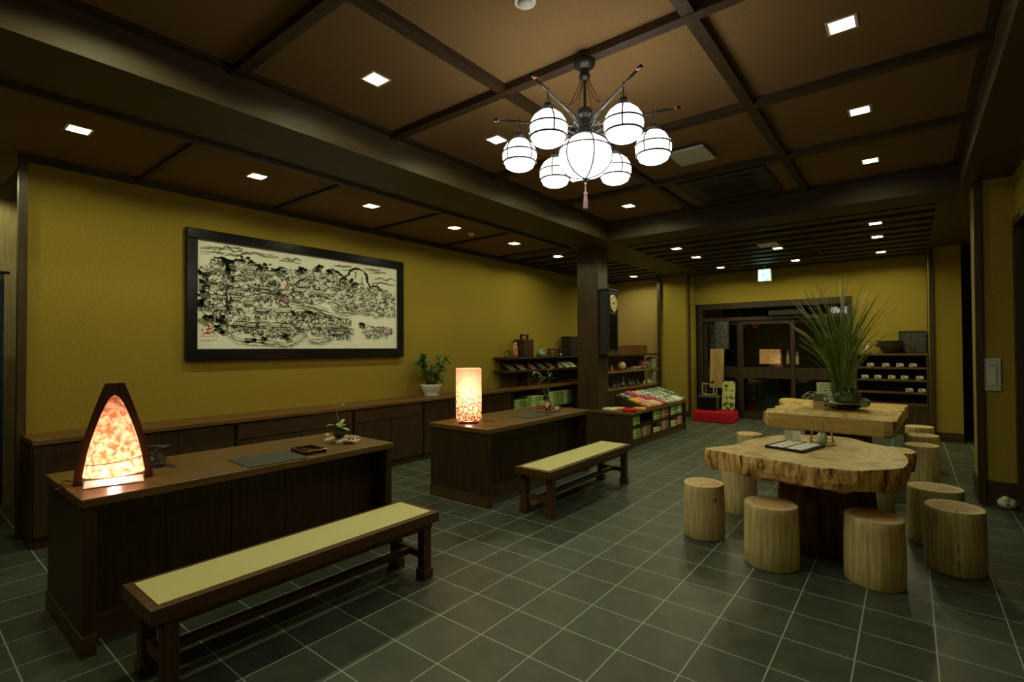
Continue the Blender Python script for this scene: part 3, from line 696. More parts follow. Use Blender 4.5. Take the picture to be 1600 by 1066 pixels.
# ---------------------------------------------------------------- slab tables
def spline(pts, k=5):
    out = []; n = len(pts)
    for i in range(n):
        p0, p1, p2, p3 = [Vector(pts[(i + j - 1) % n]) for j in range(4)]
        for a in range(k):
            t = a / k
            out.append(.5 * ((2 * p1) + (-p0 + p2) * t + (2 * p0 - 5 * p1 + 4 * p2 - p3) * t * t + (-p0 + 3 * p1 - 3 * p2 + p3) * t ** 3))
    return out
def slab(t, pts, z, th, mats, rough_of, inset=.02, k=5):
    from mathutils import noise
    P = spline(pts, k); n = len(P); cx = sum(p.x for p in P) / n; cy = sum(p.y for p in P) / n; c = Vector((cx, cy))
    b = B(); lv = []
    for j, (dz, io) in enumerate(((0, .004), (-.006, .0), (-.3 * th, -.004), (-.6 * th, .0), (-.9 * th, .012), (-th, .03))):
        ring = []
        for i, p in enumerate(P):
            d = (p - c).normalized(); a = rough_of(p)
            nn = noise.noise(Vector((p.x * 9, p.y * 9, dz * 14))) + .5 * noise.noise(Vector((p.x * 24, p.y * 24, dz * 20)))
            off = (-io + (nn * .012 if 0 < j else nn * .006)) * a - inset * (j == 5) * a
            q = p + d * off
            ring.append(b.bm.verts.new((q.x, q.y, z + dz + (nn * .030 * a if j == 5 else 0))))
        lv.append(ring)
    b.mi = 0; b._f(lv[0])
    b.mi = 1
    for j in range(len(lv) - 1):
        for i in range(n):
            if rough_of(P[i]) < .5: b.mi = 2
            else: b.mi = 1
            i2 = (i + 1) % n; b._f([lv[j][i], lv[j][i2], lv[j + 1][i2], lv[j + 1][i]])
    b.mi = 1; b._f(list(reversed(lv[-1])))
    return build(b, 'table_top', mats, t)
def trunk(t, cx, cy, r0, r1, z1, name='trunk_leg', lobes=7):
    b = B(); n = 42; prev = None
    for j in range(7):
        v = j / 6; ring = []
        for i in range(n):
            a = 2 * math.pi * i / n
            r = (r0 + (r1 - r0) * v) * (1 + .09 * math.sin(lobes * a + .6) * (1 - .5 * v) + .05 * math.sin(3 * a + 1) + random.uniform(-.012, .012))
            ring.append(b.bm.verts.new((cx + r * math.cos(a), cy + r * math.sin(a), z1 * v)))
        if prev:
            for i in range(n): b._f([prev[i], prev[(i + 1) % n], ring[(i + 1) % n], ring[i]])
        else: b._f(list(reversed(ring)))
        prev = ring
    b._f(prev)
    return build(b, name, TRUNK, t, smooth=True)
T1 = [(3.84, 1.187), (4.09, 1.062), (4.33, 1.035), (4.501, .983), (4.719, .896), (4.873, .743), (4.963, .534), (4.93, .382), (4.795, .273), (4.70, .147), (4.69, .021), (4.55, -.03), (4.46, .0), (4.44, .035), (4.303, .02), (4.15, .012), (4.029, .017), (3.883, .05), (3.728, .182), (3.648, .306), (3.621, .46), (3.66, .60), (3.68, .769), (3.715, .954), (3.75, 1.095), (3.78, 1.17)]
t = thing('slab_table', 'near round-edged slab table with live bark edge and stump leg', 'table', (4.27, .52, 0), 'slab topped tables')
slab(t, T1, .70, .145, [SLAB, SLABE, SLABE], lambda p: 1.0)
trunk(t, 4.30, .50, .31, .27, .56)
T2 = [(6.33, 1.30), (6.30, .95), (6.28, .525), (6.26, .14), (6.60, .10), (7.116, .075), (7.60, .05), (7.741, .06), (8.16, .03), (8.20, .25), (8.14, .50), (8.17, .97), (8.29, 1.42), (7.95, 1.46), (7.60, 1.36), (7.289, 1.30), (7.05, 1.34), (6.85, 1.30), (6.70, 1.36), (6.50, 1.33)]
t = thing('slab_table', 'far squared slab table carrying the tall reed arrangement', 'table', (7.2, .70, 0), 'slab topped tables')
SLAB2 = rings('slab_top_figured', (.50, .33, .085), (.68, .48, .15), 42, .42, .5, .35, 1.3, (.28, .14, .03), 0, -.4, 1.6)
slab(t, T2, .70, .165, [SLAB2, SLABE, SLABS], lambda p: .12 if p.x < 6.4 and .2 < p.y < 1.25 else .9, k=4)
trunk(t, 7.2, .70, .36, .30, .55)

# ---------------------------------------------------------------- log stools
SG = 'log stools round the slab tables'
def log_mesh(r, seed, crack=None):
    rnd = random.Random(seed); n = 40; b = B(); ph = [rnd.uniform(0, 6.28) for _ in range(4)]; h = .405
    el = rnd.uniform(.95, 1.05)
    def rad(a): return r * (1 + .022 * math.sin(2 * a + ph[0]) + .014 * math.sin(3 * a + ph[1]) + .008 * math.sin(7 * a + ph[2]))
    prev = None; b.mi = 0
    prof = [(0, .96), (.012, 1.0), (.12, 1.02), (.25, 1.01), (.36, .985), (h - .005, .985), (h, .968)]
    for z, k in prof:
        ring = [b.bm.verts.new((rad(a) * k * math.cos(a), rad(a) * k * math.sin(a) * el, z)) for a in [2 * math.pi * i / n for i in range(n)]]
        if prev:
            for i in range(n): b._f([prev[i], prev[(i + 1) % n], ring[(i + 1) % n], ring[i]])
        else: b._f(list(reversed(ring)))
        prev = ring
    b.mi = 1; b._f(prev)
    return b
CRK = plain('dark_crack', (.10, .055, .02), .9)
KNOT = rings('knot_wood', (.16, .07, .02), (.30, .15, .05), 400, .7, .02)
def stool(x, y, r, seed, label, crack=None, knot=None, rz=0.0, rim=True):
    t = thing('log_stool', label, 'stool', (x, y, 0), SG, rz)
    o = build(log_mesh(r, seed), 'log', [LOGS, LOGT], t, local=True)
    for p in o.data.polygons: p.use_smooth = p.material_index == 0 and abs(p.normal.z) < .6
    if crack is not None:       # drying crack: a slit down the side, running in over the top
        b = B(); a = crack; rr = r * 1.025
        e = Vector((-math.sin(a), math.cos(a), 0)); d = Vector((math.cos(a), math.sin(a), 0))
        zs = [.02, .10, .20, .30, .402]; ws = [.0008, .0018, .0026, .0022, .003]
        for i in range(4):
            k0 = rr * (1.0 if zs[i] < .3 else .975); k1 = rr * (1.0 if zs[i + 1] < .3 else .955)
            b.poly([d * k0 + e * ws[i] + ZZ * zs[i], d * k0 - e * ws[i] + ZZ * zs[i], d * k1 - e * ws[i + 1] + ZZ * zs[i + 1], d * k1 + e * ws[i + 1] + ZZ * zs[i + 1]])
        b.poly([d * rr * .95 + e * .003 + ZZ * .4065, d * rr * .95 - e * .003 + ZZ * .4065, d * rr * .25 + e * .001 + ZZ * .4065])
        build(b, 'crack', CRK, t, local=True)
    if knot is not None:
        a, z = knot; d = Vector((math.cos(a), math.sin(a), 0)); b = B()
        p = d * (r * 1.0) + ZZ * z
        b.tube([p - d * .01, p + d * .006], [.017, .014], 12); build(b, 'knot', KNOT, t, local=True)
    return t
def ctr(fx, fy, r):
    d = math.hypot(fx, fy); return fx + fx / d * r, fy + fy / d * r
va = lambda x, y: math.atan2(-y, -x)     # direction from a stool towards the camera
for fx, fy, r, s, lab, cr, kn in ((3.825, 1.215, .150, 1, 'leftmost log stool, knotted, at the left end of the near slab table', -.12, .55), (3.559, .712, .158, 2, 'log stool in front of the near slab table, left of centre', None, None),
        (3.664, .176, .158, 3, 'log stool in front of the near slab table, right of centre', None, None), (4.185, -.205, .165, 4, 'cracked log stool at the right of the near slab table, closest to the right wall', .10, None),
        (4.70, -.12, .160, 5, 'log stool right of the near slab table, partly behind the cracked one', None, None), (4.606, 1.165, .150, 6, 'log stool behind the leftmost one, its seat under the near slab table', None, None),
        (5.385, .258, .150, 7, 'log stool almost hidden behind the stump of the near slab table', None, None)):
    if s == 5: cx, cy = 4.86, -.135
    else: cx, cy = ctr(fx, fy, r)
    v = va(cx, cy)
    stool(cx, cy, r, s, lab, v + cr if cr is not None else None, (v + kn, .31) if kn else None)
for cx, cy, r, s, lab in ((6.55, 1.53, .150, 8, 'log stool left of the far slab table'), (6.88, -.085, .160, 9, 'nearest of three log stools in a row right of the far slab table'),
                       (7.64, -.10, .160, 10, 'middle of three log stools in a row right of the far slab table'), (8.44, -.09, .150, 11, 'farthest of three log stools in a row right of the far slab table')):
    stool(cx, cy, r, s, lab)

# ---------------------------------------------------------------- on the near slab table
TZ = .70
t = thing('tray', 'black rectangular tray of paper pieces on the near slab table', 'tray', (4.235, .675, TZ), None, math.radians(-15))
b = B(); b.box(-.18, -.135, 0, .18, .135, .006); build(b, 'base', BLACK, t, local=True)
b = B(); b.box(-.18, -.135, .0, .18, -.127, .018); b.box(-.18, .127, 0, .18, .135, .018); b.box(-.18, -.127, 0, -.172, .127, .018); b.box(.172, -.127, 0, .18, .127, .018); build(b, 'rim', BLACK, t, local=True)
PAPER = noisy('brush_printed_paper', (.10, .11, .09), (.82, .84, .76), 26, rough=.8, lo=.36, hi=.42, spec=.1)
R15 = Matrix.Rotation(math.radians(-15), 3, 'Z'); k = 0
nms = ['front left', 'front second', 'front third', 'front right', 'back left', 'back second', 'back third', 'back right']
for j in (-1, 1):
    for i in range(4):
        p = R15 @ Vector((-.126 + i * .084, j * .062, 0)); b = B(); b.box(-.037, -.052, 0, .037, .052, .012)
        o = build(b, 'paper_packet', PAPER, local=True, bev=.003); o.location = (4.235 + p.x, .675 + p.y, TZ + .0065); o.rotation_euler = (0, 0, math.radians(-15 + random.uniform(-8, 8)))
        tag(o, 'white patterned paper packet, %s in the black tray' % nms[k], 'packet', 'paper packets in the black tray'); k += 1
t = thing('card_stand', 'small pale two-panel card standing behind the black tray', 'card', (4.42, .72, TZ), None, math.radians(-70))
b = B(); b.obox((-.028, 0, .048), (.055, .003, .095), Matrix.Rotation(.25, 3, 'Z')); build(b, 'left_panel', plain('cream_card', (.66, .62, .44), .7), t, local=True)
b = B(); b.obox((.028, 0, .048), (.055, .003, .095), Matrix.Rotation(-.25, 3, 'Z')); build(b, 'right_panel', plain('cream_card_b', (.70, .66, .48), .7), t, local=True)
WICK = noisy('wicker_cane', (.30, .22, .09), (.48, .38, .18), 40, rough=.6)
t = thing('wire_basket', 'round wicker basket frame with a tall arched handle on the near slab table', 'basket', (4.50, .535, TZ))
def circ(c, r, z, n=20, sx=1, sy=1): return [(c[0] + r * sx * math.cos(2 * math.pi * i / n), c[1] + r * sy * math.sin(2 * math.pi * i / n), z) for i in range(n + 1)]
b = B(); b.tube(circ((4.5, .535), .085, TZ + .006), .004, 6); b.tube(circ((4.5, .535), .088, TZ + .03), .003, 6); b.lathe([(0, 0), (.083, 0), (.083, .004), (0, .004)], (4.5, .535, TZ), 20); build(b, 'base', WICK, t)
b = B()
for a0 in (0, 1.1, 2.2):
    for rr in (.085, .080): b.tube([(4.5 + rr * math.cos(a0) * math.cos(u), .535 + rr * math.sin(a0) * math.cos(u), TZ + .02 + .165 * math.sin(u)) for u in [math.pi * i / 14 for i in range(15)]], .0028, 6)
build(b, 'handle', WICK, t)
t = thing('bud_vase', 'small pale green vase with a sprig inside the wicker basket', 'vase', (4.50, .535, TZ + .005))
b = B(); b.lathe([(0, 0), (.032, 0), (.036, .02), (.036, .06), (.028, .07), (.022, .08), (.018, .078), (0, .07)], (4.5, .535, TZ + .005), 20); build(b, 'body', noisy('celadon', (.32, .42, .28), (.55, .62, .48), 12, rough=.35), t, True)
b = B()
for i in range(9):
    a = random.uniform(0, 6.28); b.blade((4.5, .535, TZ + .075), (math.cos(a) * .5, math.sin(a) * .5, 1), random.uniform(.04, .075), .014, .2)
build(b, 'leaves', LEAF, t)

# ---------------------------------------------------------------- on the far slab table
bx, by = 7.17, .62
t = thing('shallow_bowl', 'wide shallow black bowl holding the reed arrangement', 'bowl', (bx, by, TZ))
b = B(); b.lathe([(0, .0), (.10, 0), (.16, .025), (.24, .075), (.262, .082), (.258, .09), (.24, .084), (.15, .035), (.08, .018), (0, .018)], (bx, by, TZ), 8); build(b, 'body', BLACK, t)
b = B(); b.obox((bx - .13, by + .06, TZ + .075), (.13, .17, .004), Matrix.Rotation(-.25, 3, 'Y')); build(b, 'paper_liner', plain('white_liner', (.66, .70, .52), .7), t)
b = B(); b.lathe([(.245, .0865), (.2585, .0915), (.2635, .084)], (bx, by, TZ), 8); build(b, 'rim', plain('pale_rim', (.42, .44, .32), .4), t)
t = thing('reed_arrangement', 'tall fan of green reeds with dry tips rising from the black bowl', 'flower arrangement', (bx, by + .01, TZ + .03))
def cluster(b, c, r, n, ln, wd, rnd, flat=.6, dr=.3):
    for i in range(n):
        a = rnd.uniform(0, 6.28); e = rnd.uniform(-.1, 1.3); d = Vector((math.cos(a) * math.cos(e), math.sin(a) * math.cos(e), math.sin(e)))
        p = Vector(c) + Vector((d.x * r, d.y * r, d.z * r * flat)); b.blade(p, d + Vector((0, 0, .2)), ln * rnd.uniform(.6, 1.2), wd * rnd.uniform(.7, 1.2), dr, 3)
rnd = random.Random(21)
b = B()
lat = Vector((R0.x, R0.y, 0)); dep = Vector((F0.x, F0.y, 0))
for i in range(205):
    u = rnd.gauss(0, .62); v = rnd.gauss(0, .34); u = max(-1.25, min(1.25, u)); v = max(-.8, min(.8, v))
    d = (lat * (u - .01) + dep * v + ZZ).normalized(); L_ = rnd.uniform(.80, 1.52) * (1.05 - .15 * abs(u))
    base = Vector((bx, by, TZ + .04)) + lat * (.02 + rnd.uniform(-.03, .03) + u * .05) + dep * (.07 + rnd.uniform(-.03, .03) + v * .05)
    bend = rnd.uniform(.0, .16) + max(0, abs(u) - .45) * .35
    up = (ZZ * .55 + d * .75).normalized(); prev = None; n = 7; wd = rnd.uniform(.008, .013); sd = up.cross(dep + lat * rnd.uniform(-1, 1)).normalized()
    p = base.copy(); dirv = (ZZ * 1.0 + (d - ZZ) * .10).normalized(); pts = []
    for k in range(n + 1):
        tt = k / n; pts.append(p.copy()); dirv = (dirv + (d - dirv) * (.03 + .85 * tt ** 1.6) - ZZ * bend * tt * .35).normalized(); p = p + dirv * (L_ / n)
    dry = rnd.random() < .16
    for k in range(n + 1):
        tt = k / n; wv = wd * (1 if tt < .6 else (1 - tt) / .4 * .85 + .15); q = pts[k]
        l = b.bm.verts.new(q - sd * wv / 2); r = b.bm.verts.new(q + sd * wv / 2)
        if prev: b._f([prev[0], prev[1], r, l])
        prev = (l, r)
    if dry: b.mi = 1; b.tube([pts[-2], pts[-1], pts[-1] + dirv * rnd.uniform(.05, .12)], [.003, .005, .001], 5); b.mi = 0
build(b, 'reeds', [REED, REEDD], t)
b = B(); rnd = random.Random(5)
b.ball((bx - .13, by - .04, TZ + .15), .105, 1.0, 1.3, .9, 14, 8); cluster(b, (bx - .13, by - .04, TZ + .15), .115, 340, .05, .02, rnd, .9)
build(b, 'dark_foliage', noisy('dark_moss_leaf', (.03, .07, .02), (.13, .21, .07), 18, rough=.4), t)
b = B(); cluster(b, (bx - .06, by + .31, TZ + .13), .06, 80, .08, .034, rnd, .7, .6); cluster(b, (bx - .08, by + .19, TZ + .12), .05, 60, .06, .025, rnd, .7, .5); b.tube([(bx, by + .05, TZ + .05), (bx - .06, by + .29, TZ + .12)], .004, 5); build(b, 'ivy_leaves', noisy('ivy_leaf', (.10, .18, .06), (.28, .38, .16), 15, rough=.5), t)
b = B(); b.ball((bx - .13, by - .20, TZ + .10), .06, 1, 1.1, .9, 12, 8); cluster(b, (bx - .13, by - .20, TZ + .10), .058, 120, .03, .012, rnd); build(b, 'pale_moss', noisy('pale_moss_green', (.14, .20, .09), (.30, .36, .20), 30, rough=.8), t)
t = thing('menu_board', 'white handwritten menu card standing behind the black bowl', 'menu', (7.42, .82, TZ), None, math.radians(-75))
b = B(); b.obox((0, 0, .155), (.22, .006, .29), Matrix.Rotation(-.18, 3, 'X')); b.mi = 1; rr = random.Random(3); Rx = Matrix.Rotation(-.18, 3, 'X')
for i in range(7):
    x = -.08
    while x < .075:
        wv = rr.uniform(.01, .03); p = [Rx @ Vector(q) + Vector((0, 0, .155)) for q in ((x, -.0045, .105 - i * .034), (x + wv, -.0045, .105 - i * .034 + rr.uniform(-.004, .004)), (x + wv, -.0045, .113 - i * .034), (x, -.0045, .111 - i * .034))]
        b.poly(p); x += wv + rr.uniform(.006, .02)
build(b, 'card', [plain('white_card', (.72, .74, .60), .7), INK], t, local=True)
b = B(); b.box(-.10, -.03, 0, .10, .06, .02); build(b, 'stand', DKPAN, t, local=True)
t = thing('acrylic_card_holder', 'small upright card holder left of the black bowl', 'card', (6.97, .86, TZ), None, math.radians(-80))
b = B(); b.box(-.055, -.004, 0, .055, .0, .19); build(b, 'card', plain('tan_card', (.42, .36, .20), .6), t, local=True)
b = B(); b.box(-.05, -.0055, .10, .05, -.0045, .18); build(b, 'printed_panel', plain('dark_print', (.10, .12, .07), .6), t, local=True)
b = B(); b.box(-.06, -.03, -.0, .06, .03, .005); build(b, 'foot', OFFW, t, local=True)

# ---------------------------------------------------------------- arched paper lamp on the near desk
Z1 = .745
t = thing('arched_lamp', 'glowing paper cone lamp in a dark wooden arch on the near desk', 'lamp', (.80, 3.36, Z1), None, math.radians(-13.5))
b = B(); n = 25; w0, w1, hh, dp = .168, .041, .525, .07
for sgn in (-1, 1):
    prev = None
    for i in range(n + 1):
        v = i / n; xo = w1 + (w0 - w1) * (1 - v ** 1.45); th_ = .040 + .008 * v; xi = max(-.0005, xo - th_)
        if v >= .80: xi = max(-.0005, xi * (1 - (v - .80) / .08))
        z = hh * v
        q = [b.bm.verts.new((sgn * xo, -dp / 2, z)), b.bm.verts.new((sgn * xi, -dp / 2, z)), b.bm.verts.new((sgn * xi, dp / 2, z)), b.bm.verts.new((sgn * xo, dp / 2, z))]
        if prev:
            for a in range(4): b._f([prev[a], prev[(a + 1) % 4], q[(a + 1) % 4], q[a]])
        else: b._f(q)
        prev = q
    b._f(prev)
build(b, 'arch_frame', wood('arch_wood', (.030, .012, .006), (.065, .024, .010), 'z', .45), t, local=True, bev=.003)
b = B(); prev = None; N = 28
PR = [(.131, .045), (.127, .07), (.121, .11), (.111, .17), (.096, .235), (.078, .30), (.058, .36), (.038, .415), (.018, .452), (.0, .460)]
b.lathe([(r, z) for r, z in PR], (0, -.03, 0), N, 1, .80)
sh = build(b, 'paper_shade', paper('fibre_paper', (.56, .18, .07), (1.0, .72, .48), 38, 1), t, smooth=True, local=True)
b = B(); b.tube([(.1205 * math.cos(a), -.03 + .0965 * math.sin(a), .118 + .010 * math.cos(a)) for a in [2 * math.pi * i / 36 for i in range(37)]], .0022, 5); build(b, 'shade_wire', noisy('rust_wire', (.25, .06, .02), (.35, .10, .03), 20), sh, local=True)
b = B(); b.tube([(-.16, .02, .012), (-.20, .06, .02), (-.22, .02, .01), (-.20, -.03, .006), (-.235, -.05, .005)], .003, 6); build(b, 'power_cord', BLACKM, t, local=True)
b = B(); b.box(-.125, -.135, .0, .125, .05, .006); build(b, 'base_plate', plain('white_base', (.80, .76, .72), .5), t, local=True, bev=.002)
def bulb(loc, wt, r, col):
    l = bpy.data.lights.new('lamp_bulb', 'POINT'); l.energy = wt; l.color = col; l.shadow_soft_size = r
    o = bpy.data.objects.new('lamp_bulb', l); C.objects.link(o); o.location = loc
Ra = Matrix.Rotation(math.radians(-13.5), 3, 'Z')
for z, wv in ((.028, 2.1), (.13, .48), (.23, .38), (.33, .18)):
    p = Vector((.80, 3.36, Z1 + z)) + Ra @ Vector((0, -.03, 0)); bulb(p, wv, .022, (1, .66, .50))

# ---------------------------------------------------------------- square paper lamp on the far desk
Z2 = .715
lx, ly = 3.63, 3.42
t = thing('square_paper_lamp', 'tall square paper lamp printed with reeds, glowing on the far desk', 'lamp', (lx, ly, Z2), None, math.radians(-45))
hw = .122
b = B(); b.box(-hw, -hw, .03, hw, hw, .535); bm = b.bm
for f in [f for f in bm.faces if abs(f.calc_center_median().z - .03) < 1e-4]: bm.faces.remove(f)
build(b, 'paper_shade', paper('printed_paper', (.98, .62, .42), (1.0, .72, .52), 5, 1, speckle=True), t, local=True)
b = B(); b.box(-hw + .03, -hw + .03, 0, hw - .03, hw - .03, .022); build(b, 'wooden_base', wood('red_lamp_base', (.20, .045, .02), (.32, .08, .03), 'x', .4), t, local=True, bev=.003)
b = B(); b.tube([(.14, -.02, .01), (.2, .02, .012), (.26, 0, .006)], .004, 6); build(b, 'power_cord', BLACKM, t, local=True)
for z, wv in ((.045, .9), (.17, 1.7), (.29, 1.7), (.42, .7)): bulb((lx, ly, Z2 + z), wv, .03, (1, .70, .50))

# ---------------------------------------------------------------- on the near desk
t = thing('telephone', 'black old-fashioned telephone right of the arched lamp', 'telephone', (1.02, 3.64, Z1), None, math.radians(-20))
t.scale = (1, 1, .70)
b = B(); pr = [(-.10, -.11, 0), (.10, -.11, 0), (.10, .11, 0), (-.10, .11, 0)]
v0 = [b.bm.verts.new(p) for p in pr]; v1 = [b.bm.verts.new(p) for p in ((-.095, -.105, .035), (.095, -.105, .035), (.095, .105, .05), (-.095, .105, .05))]; v2 = [b.bm.verts.new(p) for p in ((-.055, .0, .095), (.055, .0, .095), (.055, .075, .10), (-.055, .075, .10))]
for A, D in ((v0, v1), (v1, v2)):
    for i in range(4): b._f([A[i], A[(i + 1) % 4], D[(i + 1) % 4], D[i]])
b._f(list(reversed(v0))); b._f(v2); build(b, 'body', BLACK, t, local=True, bev=.012)
b = B()
for sx in (-.05, .05): b.box(sx - .012, .02, .09, sx + .012, .06, .125)
build(b, 'cradle', BLACK, t, local=True, bev=.003)
b = B(); b.tube([(-.115, .04, .125), (-.10, .04, .142), (-.06, .04, .152), (.06, .04, .152), (.10, .04, .142), (.115, .04, .125)], [.026, .022, .014, .014, .022, .026], 12); build(b, 'handset', BLACK, t, local=True, smooth=True)
b = B(); Rd = Matrix.Rotation(.52, 3, 'X')
for r0, h_ in ((.045, .008),): b.tube([Vector((0, -.055, .062)), Vector((0, -.055, .062)) + Rd @ Vector((0, 0, h_))], [r0, r0 * .92], 24)
build(b, 'dial', plain('dial_grey', (.05, .05, .048), .25), t, local=True)
b = B(); b.tube([(.10 + .02 * i / 8 + .008 * math.cos(i * 1.3), -.04 - i * .006 + .008 * math.sin(i * 1.3), .012) for i in range(24)], .0045, 6); build(b, 'coiled_cord', BLACKM, t, local=True)
MATM = noisy('dark_desk_mat', (.030, .036, .032), (.05, .056, .046), 50, rough=.6)
b = B(); b.obox((0, 0, .003), (.37, .325, .006)); o = build(b, 'desk_mat', MATM, local=True, bev=.002); o.location = (1.56, 3.215, Z1); o.rotation_euler = (0, 0, math.radians(-1.5)); tag(o, 'dark grey desk mat lying on the near desk', 'desk mat')
b = B(); b.obox((0, 0, .003), (.40, .29, .006)); o = build(b, 'desk_mat', MATM, local=True, bev=.002); o.location = (4.42, 3.23, Z2); tag(o, 'dark grey desk mat lying on the far desk', 'desk mat')
t = thing('pen_tray', 'small dark red lacquered tray right of the near desk mat', 'tray', (1.84, 3.23, Z1), None, math.radians(-4))
LACQ = plain('brown_lacquer', (.055, .016, .012), .22)
b = B(); b.box(-.075, -.11, 0, .075, .11, .008); build(b, 'base', LACQ, t, local=True)
b = B(); b.box(-.075, -.11, 0, .075, -.10, .026); b.box(-.075, .10, 0, .075, .11, .026); b.box(-.075, -.10, 0, -.065, .10, .026); b.box(.065, -.10, 0, .075, .10, .026); build(b, 'rim', LACQ, t, local=True, bev=.002)
b = B(); b.tube([(-.01, -.085, .013), (.0, .085, .013)], .005, 8); o = build(b, 'pen', plain('brown_pen', (.20, .07, .03), .3), local=True); o.location = (1.84, 3.23, Z1); tag(o, 'slim brown pen lying in the dark red tray', 'pen')
b = B(); pts = [(.13 * math.cos(a) * (1 + .10 * math.sin(3 * a)), .15 * math.sin(a) * (1 + .08 * math.sin(4 * a + 1))) for a in [2 * math.pi * i / 22 for i in range(22)]]
b.prism(pts, 0, .022); o = build(b, 'stone_plate', noisy('mottled_stone', (.10, .035, .025), (.55, .48, .30), 9, rough=.6, lo=.42, hi=.54, mid=(.42, .32, .17)), local=True, bev=.004); o.location = (2.21, 3.38, Z1); o.rotation_euler = (0, 0, -.2); tag(o, 'mottled flat stone plate under the moss ball on the near desk', 'plate')
t = thing('moss_ball_plant', 'moss ball plant with a tall white-tipped flower stem on the stone plate', 'plant', (2.21, 3.44, Z1 + .022))
px, py, pz = 2.21, 3.44, Z1 + .022
b = B(); b.ball((px, py, pz + .038), .05, 1, 1, .8, 16, 10); build(b, 'moss_ball', SOIL, t, smooth=True)
b = B(); rnd = random.Random(11)
for i in range(13):
    a = rnd.uniform(0, 6.28); e = rnd.uniform(.25, 1.2); b.blade((px, py, pz + .07), (math.cos(a) * math.cos(e), math.sin(a) * math.cos(e), math.sin(e)), rnd.uniform(.09, .14), .034, .45, 5)
build(b, 'leaves', LEAFL, t)
b = B(); b.tube([(px, py, pz + .07), (px - .01, py + .005, pz + .16), (px - .03, py + .01, pz + .27)], .0016, 5); b.tube([(px, py, pz + .20), (px + .02, py, pz + .25)], .0012, 5); build(b, 'stem', LEAFL, t)
b = B()
for c in ((px - .03, py + .01, pz + .275), (px + .022, py, pz + .252), (px + .03, py - .008, pz + .247)):
    for i in range(5):
        a = i * 1.256; b.blade(c, (math.cos(a), math.sin(a), .5), .018, .011, .3, 2)
build(b, 'flowers', FLOW, t)
b = B()
for i in range(9): b.ball((2.24 + rnd.uniform(-.05, .05), 3.30 + rnd.uniform(-.03, .03), Z1 + .026), rnd.uniform(.006, .010), n=8, m=6)
o = build(b, 'gravel', noisy('brown_gravel', (.16, .06, .03), (.40, .28, .14), 30), smooth=True); o['kind'] = 'stuff'; tag(o, 'small brown pebbles scattered on the stone plate', 'pebbles')
b = B(); b.ball((2.16, 3.525, Z1 + .038), .017, n=10, m=7); o = build(b, 'white_pebble', WHITEC, smooth=True, origin=(2.16, 3.525, Z1 + .022)); tag(o, 'single white pebble at the left edge of the stone plate', 'pebble')

# ---------------------------------------------------------------- potted palm on the counter
px, py, pz = 4.76, 5.19, CH
t = thing('saucer', 'thin white saucer under the potted palm', 'saucer', (px, py, pz)); b = B(); b.lathe([(0, 0), (.10, 0), (.12, .012), (.115, .014), (0, .006)], (px, py, pz), 28); build(b, 'dish', WHITEC, t, True)
t = thing('potted_palm', 'bushy lady palm in a white bowl on the wall counter', 'plant', (px, py, pz + .0145))
b = B(); b.lathe([(0, 0), (.085, 0), (.09, .02), (.12, .06), (.145, .12), (.152, .15), (.145, .15), (.13, .125), (0, .125)], (px, py, pz + .0145), 30); build(b, 'bowl', WHITEC, t, True)
b = B(); b.lathe([(0, .13), (.13, .125)], (px, py, pz + .017), 24); build(b, 'soil', SOIL, t)
b = B(); lf = B(); rnd = random.Random(4)
for i in range(18):
    a = rnd.uniform(0, 6.28); r0 = rnd.uniform(.01, .07); hgt = rnd.uniform(.12, .42); p0 = Vector((px + r0 * math.cos(a), py + r0 * math.sin(a), pz + .13)); p1 = p0 + Vector((math.cos(a) * hgt * .35, math.sin(a) * hgt * (.35 if math.sin(a) < 0 else .15), hgt))
    b.tube([p0, (p0 + p1) / 2 + Vector((0, 0, .02)), p1], [.007, .006, .004], 6)
    for k in range(rnd.randint(10, 14)):
        aa = a + rnd.uniform(-1.9, 1.9); e = rnd.uniform(-.1, 1.15); sy = math.sin(aa) * math.cos(e); sy = -sy if p1.y + .22 * sy > 5.37 else sy; lf.blade(p1 - Vector((0, 0, rnd.uniform(0, .05))), (math.cos(aa) * math.cos(e), sy, math.sin(e)), rnd.uniform(.13, .21), .028, .45, 5)
build(b, 'stems', noisy('palm_stem', (.03, .035, .012), (.09, .08, .03), 20), t); build(lf, 'leaves', LEAF, t)

# ---------------------------------------------------------------- vase arrangement and crafts on the far desk
px, py, pz = 4.80, 3.27, Z2
b = B(); b.obox((0, 0, .008), (.22, .17, .016)); o = build(b, 'wooden_coaster', wood('red_board', (.10, .04, .015), (.20, .08, .03), 'x', .4), local=True, bev=.003); o.location = (px, py, pz); tag(o, 'small reddish board under the flower vase on the far desk', 'board')
t = thing('flower_vase', 'small gold-patterned vase of leafy branches on the far desk', 'vase', (px, py, pz + .016))
b = B(); b.lathe([(0, 0), (.034, 0), (.042, .03), (.040, .08), (.026, .105), (.030, .12), (.024, .118), (0, .10)], (px, py, pz + .016), 20); build(b, 'body', noisy('gilded_vase', (.05, .03, .015), (.62, .50, .28), 24, rough=.35, lo=.45, hi=.55), t, True)
lf = B(); st = B(); fl = B(); rnd = random.Random(9)
q0 = Vector((px, py, pz + .12)); lt = Vector((R0.x, R0.y, 0))
br = [[q0, q0 + lt * -.03 + ZZ * .16, q0 + lt * -.10 + ZZ * .28, q0 + lt * -.16 + ZZ * .36], [q0, q0 + lt * .005 + ZZ * .2, q0 + lt * .01 + ZZ * .36], [q0, q0 + lt * .02 + ZZ * .2, q0 + lt * .045 + ZZ * .37], [q0, q0 + lt * -.05 + ZZ * .12, q0 + lt * -.12 + ZZ * .20]]
for l in br: st.tube(l, .003, 5)
